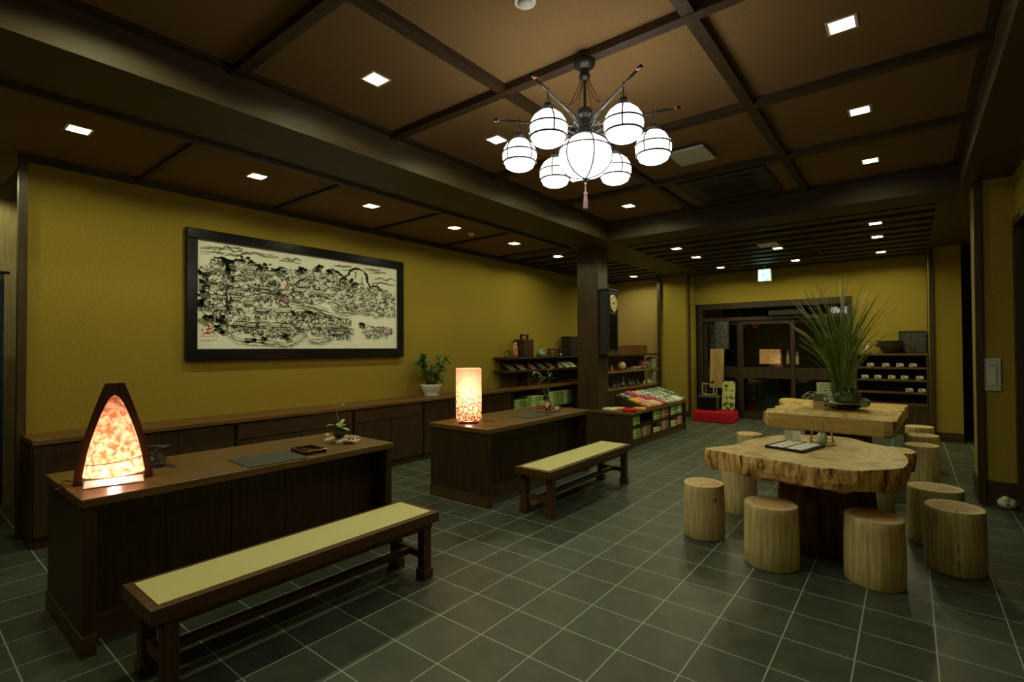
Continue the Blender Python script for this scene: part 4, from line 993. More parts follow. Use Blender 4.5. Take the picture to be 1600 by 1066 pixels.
for i in range(46):
    l = br[0] if i < 26 else rnd.choice(br[1:]); k = rnd.randint(1, len(l) - 1) if i >= 26 else rnd.choice((2, 3, 3)); p = l[k - 1].lerp(l[k], rnd.uniform(.3, 1)); a = rnd.uniform(0, 6.28)
    lf.blade(p, (math.cos(a), math.sin(a), rnd.uniform(-.2, .8)), rnd.uniform(.05, .10), .022, .4, 4)
for i in range(18):
    a = rnd.uniform(0, 6.28); lf.blade(q0, (math.cos(a) * .5, math.sin(a) * .5, 1), rnd.uniform(.07, .15), .012, .2, 3)
for c in (br[1][-1], br[2][-1]):
    for i in range(5): fl.blade(c, (math.cos(i * 1.26), math.sin(i * 1.26), .6), .026, .016, .2, 2)
build(st, 'branches', noisy('branch_green', (.05, .06, .02), (.12, .14, .05), 20), t); build(lf, 'leaves', LEAF, t); build(fl, 'flowers', FLOW, t)
cr = [('trinket_box', 'small brown craft box at the right end of the far desk', (.055, .05, .05), (5.02, 3.50), (.20, .09, .04)), ('trinket_box', 'small pinkish craft box beside the brown one on the far desk', (.045, .04, .035), (4.97, 3.38), (.34, .20, .16)), ('trinket_box', 'low dark craft box at the right end of the far desk', (.06, .05, .028), (5.09, 3.36), (.09, .04, .03)), ('trinket_box', 'upright grey craft card at the right end of the far desk', (.05, .012, .075), (5.12, 3.57), (.36, .33, .28)), ('trinket_box', 'tiny white craft piece at the right end of the far desk', (.02, .02, .03), (5.03, 3.30), (.7, .68, .6))]
for i, (n_, s, sz, (x, y), c) in enumerate(cr):
    t = thing(n_, s, 'ornament', (x, y, Z2), 'craft pieces on the far desk')
    b = B(); b.obox((x, y, Z2 + sz[2] * .4), (sz[0] * 2, sz[1] * 2, sz[2] * .8)); build(b, 'body', noisy('craft_colour', c, tuple(min(1, v * 1.8) for v in c), 40), t, bev=.004)
    b = B(); b.obox((x, y, Z2 + sz[2] * .9), (sz[0] * 2.1, sz[1] * 2.1, sz[2] * .2)); build(b, 'lid', noisy('craft_lid', tuple(v * .8 for v in c), tuple(min(1, v * 2.2) for v in c), 60), t, bev=.003)

# ---------------------------------------------------------------- chandelier
hx, hy = 2.645, 1.52
t = thing('chandelier', 'black iron chandelier of white glass lanterns with a long pink tassel', 'chandelier', (hx, hy, ZC))
b = B(); b.lathe([(0, 0), (.062, 0), (.066, -.012), (.060, -.03), (.035, -.045), (.028, -.055), (.026, -.075), (.034, -.085), (.034, -.10), (.016, -.115), (0, -.115)], (hx, hy, ZC - .05), 24); b.lathe([(0, 0), (.05, 0), (.05, -.05), (0, -.05)], (hx, hy, ZC), 20); build(b, 'canopy', IRON, t, smooth=True)
b = B(); b.tube([(hx, hy, ZC - .15), (hx, hy, 2.88)], .009, 10); build(b, 'rod', plain('rod_brown', (.06, .025, .015), .4, .3), t)
b = B(); b.lathe([(0, 2.89), (.036, 2.89), (.046, 2.875), (.046, 2.85), (.030, 2.83), (.030, 2.775), (.042, 2.765), (.046, 2.745), (.062, 2.735), (.064, 2.725), (.05, 2.718), (0, 2.718)], (hx, hy, 0), 20); hub = build(b, 'hub', IRON, t, smooth=False, bev=.002)
phi0 = YAW      # lantern ring: angles measured from the axis towards the room's corner
RG, ZG = .40, 2.63
GP = [(1.0, 0), (1.0, 0)]
chb = B()
for i in range(6):
    # azimuth of each arm in the room
    fi = math.radians(22 + 60 * i)
    d = -F0 * math.cos(fi) + R0 * math.sin(fi)
    e = Vector((0, 0, 1)).cross(d)
    tip = Vector((hx, hy, 2.86)) + d * .53
    b = B(); b.tube([Vector((hx, hy, 2.79)) + d * .03, Vector((hx, hy, 2.80)) + d * .12, Vector((hx, hy, 2.835)) + d * .38, tip], [.012, .009, .0075, .008], 8)
    b.tube([Vector((hx, hy, 2.74)) + d * .04, Vector((hx, hy, 2.765)) + d * .10, Vector((hx, hy, 2.81)) + d * .20], .005, 6)
    for k in range(2): b.tube([Vector((hx, hy, 2.80)) + d * (.13 + .05 * k) + e * .004, Vector((hx, hy, 2.76)) + d * (.11 + .05 * k) + e * .022, Vector((hx, hy, 2.75)) + d * (.08 + .05 * k)], .0025, 5)
    arm = build(b, 'arm', IRON, t, smooth=True)
    b = B(); b.tube([tip - d * .045, tip + d * .005], .009, 8); build(b, 'copper_sleeve', plain('copper', (.55, .22, .12), .35, .7), arm)
    b = B(); b.tube([tip + d * .005, tip + d * .025], [.011, .010], 8); build(b, 'end_cap', BLACK, arm)
    g = Vector((hx, hy, ZG)) + d * RG; r = .104
    b = B(); b.tube([g + ZZ * .225, g + ZZ * .13], .004, 6); b.lathe([(0, .14), (.018, .14), (.026, .125), (.036, .118), (.034, .098), (0, .098)], g, 16)
    for sg in (-1, 1): b.tube([g + e * .008 * sg + ZZ * .17, g + e * .022 * sg + ZZ * .15, g + e * .012 * sg + ZZ * .135], .002, 5)
    hg = build(b, 'lantern_hanger', IRON, t)
    b = B(); b.lathe([(0, r * 1.0), (r * .25, r * .965), (r * .5, r * .86), (r * .75, r * .65), (r * .93, r * .36), (r, 0), (r * .985, -r * .2), (r * .93, -r * .42), (r * .86, -r * .50), (r * .80, -r * .68), (r * .6, -r * .80), (r * .3, -r * .86), (0, -r * .88)], g, 32); gl = build(b, 'glass_globe', GLOBE, t, smooth=True)
    b = B()
    b.tube([g + Vector((math.cos(a) * r * .955, math.sin(a) * r * .955, -r * .42)) for a in [2 * math.pi * k / 32 for k in range(33)]], .0062, 6)
    b.tube([g + Vector((math.cos(a) * r * 1.005, math.sin(a) * r * 1.005, r * .14)) for a in [2 * math.pi * k / 32 for k in range(33)]], .0052, 6)
    for m in range(4):
        a = fi + m * math.pi / 2
        b.tube([g + Vector((math.cos(a) * r * 1.008 * math.cos(v), math.sin(a) * r * 1.008 * math.cos(v), r * 1.008 * math.sin(v))) for v in [math.radians(-24 + 110 * k / 10) for k in range(11)]], .0050, 6)
    build(b, 'wire_cage', BLACKM, gl)
    # swagged chain from canopy to the arm
    b = B(); p0 = Vector((hx, hy, ZC - .15)) + d * .02; p1 = Vector((hx, hy, 2.83)) + d * .30
    pts = [p0.lerp(p1, k / 12) - ZZ * (.075 * math.sin(math.pi * k / 12)) - d * (.03 * math.sin(math.pi * k / 12)) for k in range(13)]
    b.tube(pts, .0028, 5)
    for k in range(0, 12): b.ball(pts[k].lerp(pts[k + 1], .5), .0042, n=6, m=4)
    build(b, 'chain', noisy('red_brown_chain', (.05, .015, .01), (.14, .05, .03), 60), t)
zc_ = 2.585
b = B(); RC = .160
PC = [(.050, .128), (.09, .122), (.128, .095), (.152, .055), (.160, .012), (.154, -.03), (.132, -.066), (.100, -.092), (.062, -.108), (.028, -.116), (0, -.118)]
b.lathe(PC, (hx, hy, zc_), 40); gl = build(b, 'centre_globe', GLOBE, t, smooth=True)
b = B()
for m in range(6):
    a = math.radians(10 + 60 * m) + YAW
    b.tube([(hx + math.cos(a) * (q + .0015), hy + math.sin(a) * (q + .0015), zc_ + z) for q, z in PC], .0052, 6)
b.tube([(hx + math.cos(a) * .1545, hy + math.sin(a) * .1545, zc_ + .055) for a in [2 * math.pi * k / 40 for k in range(41)]], .0052, 6)
build(b, 'wire_cage', BLACKM, gl)
b = B(); b.lathe([(.052, .125), (.056, .14), (.05, .15), (0, .15)], (hx, hy, zc_), 20); build(b, 'collar', plain('brass', (.40, .34, .20), .3, .8), t)
b = B(); b.lathe([(0, -.112), (.016, -.114), (.012, -.128), (.006, -.14), (0, -.142)], (hx, hy, zc_), 12); build(b, 'finial', IRON, t)
TAS = noisy('dusty_pink_thread', (.22, .11, .12), (.40, .24, .25), 80, (6, 6, .3), .9)
b = B(); b.tube([(hx, hy, zc_ - .135), (hx, hy, zc_ - .20)], .004, 6); b.ball((hx, hy, zc_ - .15), .009); b.lathe([(0, -.195), (.010, -.20), (.012, -.215), (.009, -.222), (.013, -.25), (.014, -.30), (0, -.30)], (hx, hy, zc_), 14); build(b, 'tassel', TAS, t)

# ---------------------------------------------------------------- framed ink painting
ART = {
  'thin': [[(0.01,0.927),(0.049,0.935),(0.088,0.954)],[(0.116,0.964),(0.15,0.972),(0.177,0.968)],[(0.077,0.91),(0.104,0.969),(0.119,0.972),(0.141,0.925)],[(0.012,0.882),(0.066,0.906),(0.11,0.901),(0.15,0.901),(0.191,0.935),(0.228,0.954),(0.272,0.925),(0.33,0.936)],[(0.336,0.902),(0.37,0.942),(0.398,0.928),(0.415,0.956),(0.44,0.933)],[(0.605,0.943),(0.653,0.94),(0.712,0.949)],[(0.789,0.945),(0.89,0.955)],[(0.816,0.919),(0.928,0.93)],[(0.843,0.83),(0.89,0.868),(0.928,0.841),(0.957,0.875),(0.991,0.847)],[(0.834,0.775),(0.89,0.806),(0.986,0.791)],[(0.737,0.905),(0.733,0.821)],[(0.772,0.847),(0.776,0.746)]],
  'thick': [[(0.67,0.813),(0.69,0.843),(0.707,0.906),(0.737,0.931),(0.776,0.924)],[(0.776,0.924),(0.798,0.871),(0.809,0.788),(0.825,0.713)],[(0.834,0.742),(0.866,0.752),(0.899,0.694)],[(0.06,0.851),(0.099,0.85),(0.127,0.838),(0.168,0.864)],[(0.589,0.898),(0.629,0.864),(0.661,0.82),(0.686,0.792)]],
  'road': [[(0.21,0.559),(0.272,0.593),(0.324,0.559),(0.364,0.522),(0.426,0.51),(0.476,0.548)],[(0.391,0.421),(0.44,0.458),(0.513,0.422),(0.629,0.388),(0.712,0.348)],[(0.117,0.152),(0.163,0.099),(0.247,0.087),(0.324,0.075),(0.364,0.046),(0.405,0.076),(0.476,0.17)],[(0.272,0.629),(0.324,0.603),(0.377,0.524)],[(0.198,0.634),(0.26,0.619),(0.298,0.627)],[(0.447,0.49),(0.52,0.47),(0.581,0.431)],[(0.111,0.37),(0.114,0.479),(0.111,0.587)],[(0.364,0.522),(0.377,0.465),(0.384,0.405)],[(0.597,0.498),(0.637,0.438),(0.746,0.435)],[(0.469,0.108),(0.536,0.095),(0.597,0.128)]],
  'blob': [(0.099,0.843),(0.121,0.808),(0.11,0.751),(0.185,0.876),(0.21,0.863),(0.253,0.833),(0.284,0.835),(0.324,0.794),(0.35,0.839),(0.425,0.845),(0.461,0.847),(0.52,0.887),(0.543,0.893),(0.589,0.882),(0.018,0.706),(0.026,0.635),(0.023,0.582),(0.021,0.516),(0.018,0.436),(0.013,0.422),(0.035,0.28),(0.045,0.294),(0.075,0.285),(0.106,0.288),(0.083,0.205),(0.094,0.178),(0.401,0.377),(0.472,0.378),(0.776,0.287),(0.653,0.785),(0.712,0.782),(0.737,0.754),(0.272,0.117),(0.364,0.12),(0.217,0.108)],
  'roof': [(0.157,0.244,0.05),(0.208,0.234,0.05),(0.254,0.245,0.05),(0.311,0.242,0.05),(0.364,0.239,0.047),(0.198,0.796,0.058),(0.284,0.762,0.05),(0.198,0.705,0.043),(0.162,0.549,0.036),(0.145,0.478,0.036),(0.089,0.488,0.032),(0.089,0.38,0.036),(0.426,0.624,0.054),(0.513,0.618,0.058),(0.344,0.4,0.068),(0.247,0.387,0.043),(0.834,0.533,0.043),(0.558,0.587,0.04),(0.52,0.251,0.043),(0.589,0.248,0.043),(0.67,0.262,0.043),(0.866,0.233,0.043),(0.535,0.346,0.029),(0.35,0.817,0.029),(0.476,0.758,0.043),(0.551,0.807,0.043),(0.629,0.697,0.036),(0.695,0.496,0.043),(0.637,0.178,0.043),(0.198,0.452,0.043),(0.798,0.425,0.043)],
  'region': [[(0.139,0.8),(0.377,0.823),(0.589,0.866),(0.67,0.789),(0.986,0.701),(0.991,0.376),(0.754,0.387),(0.629,0.437),(0.597,0.498),(0.391,0.467),(0.378,0.315),(0.117,0.261),(0.116,0.562)],[(0.117,0.234),(0.378,0.285),(0.405,0.378),(0.462,0.4),(0.703,0.314),(0.728,0.182),(0.678,0.089),(0.597,0.096),(0.476,0.17),(0.378,0.091),(0.117,0.152)],[(0.012,0.737),(0.06,0.831),(0.144,0.843),(0.139,0.565),(0.117,0.207),(0.062,0.19),(0.013,0.356)],[(0.754,0.285),(0.825,0.274),(0.967,0.248),(0.976,0.177),(0.871,0.12),(0.789,0.117)]],
  'pink': [(0.363,0.648),(0.347,0.527),(0.374,0.629),(0.357,0.506)],
  'seal': [(0.043,0.176)],
  'sig': [(0.048,0.096)],
}

PX0, PX1, PZ0, PZ1 = 1.908, 4.3125, 1.4545, 2.5165
t = thing('painting', 'huge black-framed ink landscape of a hillside village on the left wall', 'painting', ((PX0 + PX1) / 2, YL, 1.40))
b = B(); y0, y1, fw = YL - .06, YL, .098
for q in ((PX0 - fw, y0, PZ1, PX1 + fw, y1, PZ1 + fw), (PX0 - fw, y0, PZ0 - fw - .015, PX1 + fw, y1, PZ0), (PX0 - fw, y0, PZ0, PX0, y1, PZ1), (PX1, y0, PZ0, PX1 + fw, y1, PZ1)): b.box(*q)
build(b, 'frame', BLACK, t, bev=.008)
SH = B(); SH.box(PX0, YL - .03, PZ0, PX1, YL, PZ1)
PW, PH = PX1 - PX0, PZ1 - PZ0
class Ink:
    def __init__(s, lift, mi): s.b = SH; s.m = mi; s.y = YL - .03 - lift
    def P(s, u, v): return (PX0 + PW * min(.997, max(.003, u)), s.y, PZ0 + PH * min(.993, max(.006, v)))
    def stroke(s, pts, wd, jit=0.0, taper=True):
        n = len(pts); L_ = []; R_ = []; s.b.mi = s.m
        for i, (u, v) in enumerate(pts):
            a = pts[max(0, i - 1)]; c = pts[min(n - 1, i + 1)]
            dx, dz = (c[0] - a[0]) * PW, (c[1] - a[1]) * PH; l = math.hypot(dx, dz) or 1; nx, nz = -dz / l, dx / l
            wv = wd * (1 if not taper else .45 + .55 * math.sin(math.pi * (i + .5) / n)) * ra.uniform(1 - jit, 1 + jit) / 2
            L_.append(s.b.bm.verts.new(s.P(u + nx * wv / PW, v + nz * wv / PH))); R_.append(s.b.bm.verts.new(s.P(u - nx * wv / PW, v - nz * wv / PH)))
        for i in range(n - 1): s.b._f([L_[i], R_[i], R_[i + 1], L_[i + 1]])
    def fine(s, pts, wd, sub=5, wob=.004, jit=.4):
        o = []
        for i in range(len(pts) - 1):
            for k in range(sub):
                q = k / sub; o.append((pts[i][0] + (pts[i + 1][0] - pts[i][0]) * q + ra.uniform(-wob, wob) * .5, pts[i][1] + (pts[i + 1][1] - pts[i][1]) * q + ra.uniform(-wob, wob)))
        o.append(pts[-1]); s.stroke(o, wd, jit)
    def blob(s, u, v, r, sq=.75):
        n = 12; p = []; s.b.mi = s.m
        for i in range(n):
            a = 2 * math.pi * i / n; k = r * ra.uniform(.6, 1.15); p.append(s.b.bm.verts.new(s.P(u + k * math.cos(a) / PW, v + k * sq * math.sin(a) / PH)))
        s.b._f(p)
ra = random.Random(42)
ink, wash, pink, red = Ink(.0016, 2), Ink(.0008, 1), Ink(.002, 4), Ink(.002, 5)
def inside(p, pl):
    c = False; j = len(pl) - 1
    for i in range(len(pl)):
        if (pl[i][1] > p[1]) != (pl[j][1] > p[1]) and p[0] < (pl[j][0] - pl[i][0]) * (p[1] - pl[i][1]) / (pl[j][1] - pl[i][1]) + pl[i][0]: c = not c
        j = i
    return c
for l in ART['thin']: ink.fine(l, .008, 5, .006); wash.fine([(u, v - .012) for u, v in l], .012, 4, .006)
for l in ART['thick']: ink.fine(l, .030, 6, .008, .5)
for l in ART['road']: ink.fine(l, .007, 6, .006); wash.fine([(u, v - .03) for u, v in l], .022, 4, .008); ink.fine([(u, v - .055) for u, v in l], .006, 6, .006)
for u, v in ART['blob']:
    for k in range(3): ink.blob(u + ra.uniform(-.014, .014), v + ra.uniform(-.03, .02), ra.uniform(.014, .032))
    wash.blob(u + ra.uniform(-.02, .02), v - .03, .05)
# far hills, row of thin ranges across the top
for k in range(5):
    u = ra.uniform(.02, .8); v = .93 - .12 * u * .3 + ra.uniform(-.02, .02); wash.fine([(u, v), (u + .04, v + .01), (u + .09, v)], .012, 4, .006)
# foliage and house texture
for rg, N_ in zip(ART['region'], (2000, 860, 520, 170)):
    us = [p[0] for p in rg]; vs = [p[1] for p in rg]; k = 0
    while k < N_:
        p = (ra.uniform(min(us), max(us)), ra.uniform(min(vs), max(vs)))
        if not inside(p, rg): continue
        k += 1; a = ra.uniform(0, 3.1416); l = ra.uniform(.004, .016); c = ra.random()
        if c < .50:
            q = [(p[0] + l * math.cos(a) * (i - 1) , p[1] + l * 2.0 * math.sin(a) * (i - 1) + ra.uniform(-.012, .012)) for i in range(3)]; ink.stroke(q, ra.uniform(.003, .008), .5)
        elif c < .66:
            m = [(p[0] + .008 * math.cos(t_), p[1] + .018 * math.sin(t_)) for t_ in [ra.uniform(0, 6) + i * .9 for i in range(5)]]; ink.stroke(m, .0045, .4)
        elif c < .76: ink.blob(p[0], p[1], ra.uniform(.004, .012))
        elif c < .90: wash.blob(p[0], p[1], ra.uniform(.008, .020))
        else:
            for j in range(4): ink.stroke([(p[0] + j * .005, p[1]), (p[0] + j * .005 + .001, p[1] - ra.uniform(.02, .045))], .003, .3)
# houses: pale roof, ridge, eaves, walls
paperpatch = Ink(.0019, 3); SH.mi = 3
for u, v, s_ in ART['roof']:
    hh_ = s_ * .85; sk = s_ * .30
    A = (u - s_ / 2, v - hh_ / 2); D = (u + s_ / 2, v - hh_ / 2); E_ = (u + s_ / 2 + sk, v + hh_ / 2); G_ = (u - s_ / 2 + sk, v + hh_ / 2)
    paperpatch.b._f([paperpatch.b.bm.verts.new(Ink.P(paperpatch, *q)) for q in (A, D, E_, G_)])
top = Ink(.0023, 2)
for u, v, s_ in ART['roof']:
    hh_ = s_ * .85; sk = s_ * .30
    A = (u - s_ / 2, v - hh_ / 2); D = (u + s_ / 2, v - hh_ / 2); E_ = (u + s_ / 2 + sk, v + hh_ / 2); G_ = (u - s_ / 2 + sk, v + hh_ / 2)
    top.fine([A, D], .008, 4, .003); top.fine([G_, E_], .010, 4, .003); top.fine([A, G_], .006, 4, .003); top.fine([D, E_], .006, 4, .003)
    for j in range(4):
        q = (j + .6) / 4.6; top.fine([(A[0] + (D[0] - A[0]) * q, A[1]), (G_[0] + (E_[0] - G_[0]) * q, G_[1] - hh_ * .3)], .0028, 2, .003)
    for j in range(4): top.fine([(A[0] + s_ * j / 3.2, A[1]), (A[0] + s_ * j / 3.2, A[1] - hh_ * .5)], .005, 2, .002)
    top.fine([(A[0], A[1] - hh_ * .5), (D[0], A[1] - hh_ * .5)], .005, 3, .003)
for u, v in ART['pink']:
    for k in range(7): pink.blob(u + ra.uniform(-.016, .016), v + ra.uniform(-.035, .035), ra.uniform(.006, .016))
su, sv = ART['seal'][0]
for l in ([(-.02, .03), (.0, .045), (.018, .02)], [(-.012, .0), (.016, .012)], [(0, .05), (-.002, -.04)], [(-.024, -.045), (-.008, -.02), (.0, -.035), (.012, -.015), (.026, -.045)], [(-.022, .012), (-.026, -.02)]): red.fine([(su + a, sv + c) for a, c in l], .013, 3, .004)
su, sv = ART['sig'][0]
for r_ in range(2):
    for k in range(6):
        for m in range(3): ink.fine([(su - .03 + k * .011 + ra.uniform(-.003, .003), sv + .02 - r_ * .04 + ra.uniform(-.01, .01)), (su - .03 + k * .011 + ra.uniform(-.004, .006), sv + .02 - r_ * .04 + ra.uniform(-.014, .014))], .0035, 2, .002)
build(SH, 'ink_painting', [CANVAS, INKG, INK, noisy('roof_wash', (.50, .52, .40), (.74, .76, .62), 16, rough=.9), PINKI, REDI], t)

# ---------------------------------------------------------------- pendulum clock on the pillar
t = thing('wall_clock', 'tall black pendulum wall clock with cream dial on the pillar', 'clock', (6.99, 3.70, 1.37))
b = B(); b.box(6.83, 3.55, 1.37, 7.14, 3.71, 2.32); b.box(6.81, 3.535, 2.32, 7.16, 3.71, 2.345); b.box(6.815, 3.54, 1.35, 7.155, 3.71, 1.375); build(b, 'case', BLACKM, t, bev=.004)
b = B(); b.lathe([(0, 0), (.02, 0), (.012, .02), (.022, .045), (.012, .07), (0, .085)], (6.985, 3.60, 2.345), 10); b.tube([(6.86, 3.58, 2.345), (6.90, 3.58, 2.385), (6.95, 3.58, 2.375), (6.985, 3.58, 2.42), (7.02, 3.58, 2.375), (7.07, 3.58, 2.385), (7.11, 3.58, 2.345)], .012, 6); build(b, 'crest', IRON, t)
b = B(); b.box(6.845, 3.545, 2.29, 7.125, 3.552, 2.31); b.box(6.845, 3.540, 1.40, 6.865, 3.55, 2.30); b.box(7.105, 3.540, 1.40, 7.125, 3.55, 2.30); b.box(6.865, 3.542, 1.96, 7.105, 3.55, 1.98); build(b, 'door_frame', IRON, t)
b = B(); R90 = Matrix.Rotation(math.pi / 2, 3, 'X')
b.tube([(6.985, 3.55, 2.13), (6.985, 3.535, 2.13)], [.118, .118], 32); dl = build(b, 'dial', plain('cream_dial', (.70, .62, .32), .5), t)
b = B()
for k in range(12):
    a = k * math.pi / 6; d = Vector((math.sin(a), 0, math.cos(a))); e = Vector((math.cos(a), 0, -math.sin(a))); p = Vector((6.985, 3.5335, 2.13)); w_ = .006 if k % 3 else .010
    b.poly([p + d * .085 - e * w_, p + d * .085 + e * w_, p + d * .108 + e * w_, p + d * .108 - e * w_])
for a, l, w_ in ((2.2, .055, .006), (.9, .085, .005)):
    d = Vector((math.sin(a), 0, math.cos(a))); e = Vector((math.cos(a), 0, -math.sin(a))); p = Vector((6.985, 3.532, 2.13)); b.poly([p - d * .015 - e * w_, p - d * .015 + e * w_, p + d * l + e * .002, p + d * l - e * .002])
b.tube([(6.985, 3.5345, 2.13), (6.985, 3.531, 2.13)], .02, 12); build(b, 'numerals_and_hands', BLACKM, dl)
b = B(); b.tube([(6.985 + .121 * math.cos(a), 3.537, 2.13 + .121 * math.sin(a)) for a in [2 * math.pi * k / 36 for k in range(37)]], .006, 6); b.ball((6.985, 3.545, 1.985), .022, sy=.4); build(b, 'bezel', plain('brass_bezel', (.45, .42, .28), .3, .7), dl)
b = B(); b.box(6.875, 3.548, 1.42, 7.095, 3.5495, 1.955); build(b, 'glass_front', plain('dark_glass', (.008, .009, .009), .12), t)

# ---------------------------------------------------------------- crafts on the wall shelf
ZW = 1.301
def small(name, label, cat, loc, parts, group=None):
    t = thing(name, label, cat, loc, group)
    for pn, f, m, sm in parts:
        b = B(); f(b); build(b, pn, m, t, smooth=sm)
    return t
DKB = plain('dark_brown_box', (.045, .018, .012), .45)
x, y = 6.45, 5.2
small('wire_ornament', 'small dark hoop ornament at the left end of the wall shelf', 'ornament', (x, y, ZW), [('hoop', lambda b: b.tube([(x + .06 * math.cos(a), y, ZW + .055 + .05 * math.sin(a)) for a in [2 * math.pi * k / 16 for k in range(17)]], .008, 6), BLACKM, True), ('base', lambda b: b.box(x - .05, y - .03, ZW, x + .05, y + .03, ZW + .012), DKB, False)])
x1_ = 6.66
small('doll', 'small reddish kimono doll beside the dark chest on the wall shelf', 'doll', (x1_, y, ZW), [('body', lambda b: b.lathe([(0, 0), (.055, 0), (.05, .06), (.042, .12), (.05, .15), (.035, .19), (0, .20)], (x1_, y, ZW), 14), noisy('red_kimono', (.36, .10, .05), (.60, .32, .20), 30), True), ('head', lambda b: b.ball((x1_, y, ZW + .225), .035, n=12, m=8), plain('doll_face', (.62, .42, .30), .6), True), ('hair', lambda b: b.ball((x1_, y + .008, ZW + .245), .036, n=12, m=8), BLACKM, True)])
x2_ = 6.92
t = thing('medicine_chest', 'dark small chest with a top handle on the wall shelf', 'chest', (x2_, y, ZW))
b = B(); b.box(x2_ - .15, y - .09, ZW, x2_ + .15, y + .10, ZW + .30); build(b, 'body', DKB, t, bev=.004)
for k in range(3):
    b = B(); b.box(x2_ - .135, y - .098, ZW + .02 + k * .093, x2_ + .135, y - .09, ZW + .105 + k * .093); dr = build(b, 'drawer', plain('chest_drawer', (.06, .022, .014), .4), t); b = B(); b.ball((x2_, y - .102, ZW + .062 + k * .093), .009, n=8, m=6); build(b, 'knob', IRON, dr)
b = B(); b.box(x2_ - .10, y - .02, ZW + .30, x2_ - .075, y + .02, ZW + .385); b.box(x2_ + .075, y - .02, ZW + .30, x2_ + .10, y + .02, ZW + .385); b.box(x2_ - .10, y - .02, ZW + .36, x2_ + .10, y + .02, ZW + .385); build(b, 'handle', DKB, t)
x3_ = 7.42
small('glass_bottle', 'small round green bottle on the wall shelf', 'bottle', (x3_, y, ZW), [('body', lambda b: b.lathe([(0, 0), (.07, 0), (.085, .03), (.08, .07), (.045, .11), (.022, .13), (.02, .17), (.028, .18), (.014, .18), (0, .17)], (x3_, y, ZW), 20), noisy('green_glaze', (.05, .16, .07), (.28, .42, .24), 14, rough=.2), True), ('stopper', lambda b: b.tube([(x3_, y, ZW + .17), (x3_, y, ZW + .20)], .013, 8), DKB, False)])
x4_ = 7.95
t = thing('small_stand', 'low dark four-legged stand left of the big dark box on the wall shelf', 'stand', (x4_, y, ZW))
b = B(); b.box(x4_ - .20, y - .09, ZW + .115, x4_ + .20, y + .10, ZW + .135); build(b, 'top', DKB, t)
for sx in (-.16, .16):
    for sy in (-.07, .07):
        b = B(); b.box(x4_ + sx - .012, y + sy - .012, ZW, x4_ + sx + .012, y + sy + .012, ZW + .115); build(b, 'leg', DKB, t)
small('white_cup', 'tiny pale cup under the low dark stand on the wall shelf', 'cup', (x4_ + .08, y - .02, ZW), [('body', lambda b: b.lathe([(0, 0), (.02, 0), (.03, .05), (.026, .05), (.0, .012)], (x4_ + .08, y - .02, ZW), 14), WHITEC, True)])
x5_ = 8.62
t = thing('lacquer_box', 'large dark lacquer box beside the pillar on the wall shelf', 'box', (x5_, y, ZW))
b = B(); b.box(x5_ - .34, y - .09, ZW, x5_ + .40, y + .12, ZW + .34); build(b, 'body', BLACKM, t, bev=.004)
b = B(); b.box(x5_ - .345, y - .095, ZW + .34, x5_ + .405, y + .125, ZW + .375); build(b, 'lid', BLACKM, t, bev=.004)
# slanted fans / cards on the lower board
ZL = 1.081
ks = [(6.54, (.10, .09, .03), (.20, .19, .08), 'dark green folded fan, leftmost on the lower wall shelf'), (6.82, (.16, .08, .05), (.32, .18, .11), 'brownish folded fan on the lower wall shelf'), (7.12, (.12, .06, .04), (.26, .16, .10), 'dull red folded fan on the lower wall shelf, left of the branches'), (7.42, (.05, .06, .03), (.14, .16, .08), 'dark folded fan behind the vase branches on the lower wall shelf'), (7.71, (.10, .07, .05), (.20, .16, .11), 'dim brown folded fan on the lower wall shelf'), (8.0, (.26, .28, .14), (.44, .46, .26), 'greyish folded fan just left of the two pale ones on the lower wall shelf'), (8.24, (.66, .72, .38), (.84, .88, .58), 'left one of two pale green folded fans on the lower wall shelf'), (8.46, (.66, .72, .38), (.86, .90, .60), 'right one of two pale green folded fans beside the pillar')]
for i, (x, c1, c2, s) in enumerate(ks):
    b = B(); prev = None
    for k in range(9):
        u = k / 8; yy = 5.13 + .20 * u; zz = ZL + .006 + .115 * u; wv = .074 + .028 * u + (.006 if k % 2 else 0)
        q = [b.bm.verts.new((x - wv + .03 * u, yy, zz)), b.bm.verts.new((x + wv + .03 * u, yy, zz)), b.bm.verts.new((x + wv + .03 * u, yy + .012, zz - .006)), b.bm.verts.new((x - wv + .03 * u, yy + .012, zz - .006))]
        if prev:
            for a in range(4): b._f([prev[a], prev[(a + 1) % 4], q[(a + 1) % 4], q[a]])
        else: b._f(q)
        prev = q
    b._f(prev)
    o = build(b, 'folded_fan', noisy('fan_paper_%d' % i, c1, c2, 16, (6, 1, 1), .8), origin=(x, 5.13, ZL)); tag(o, s, 'fan', 'folded fans on the lower wall shelf')

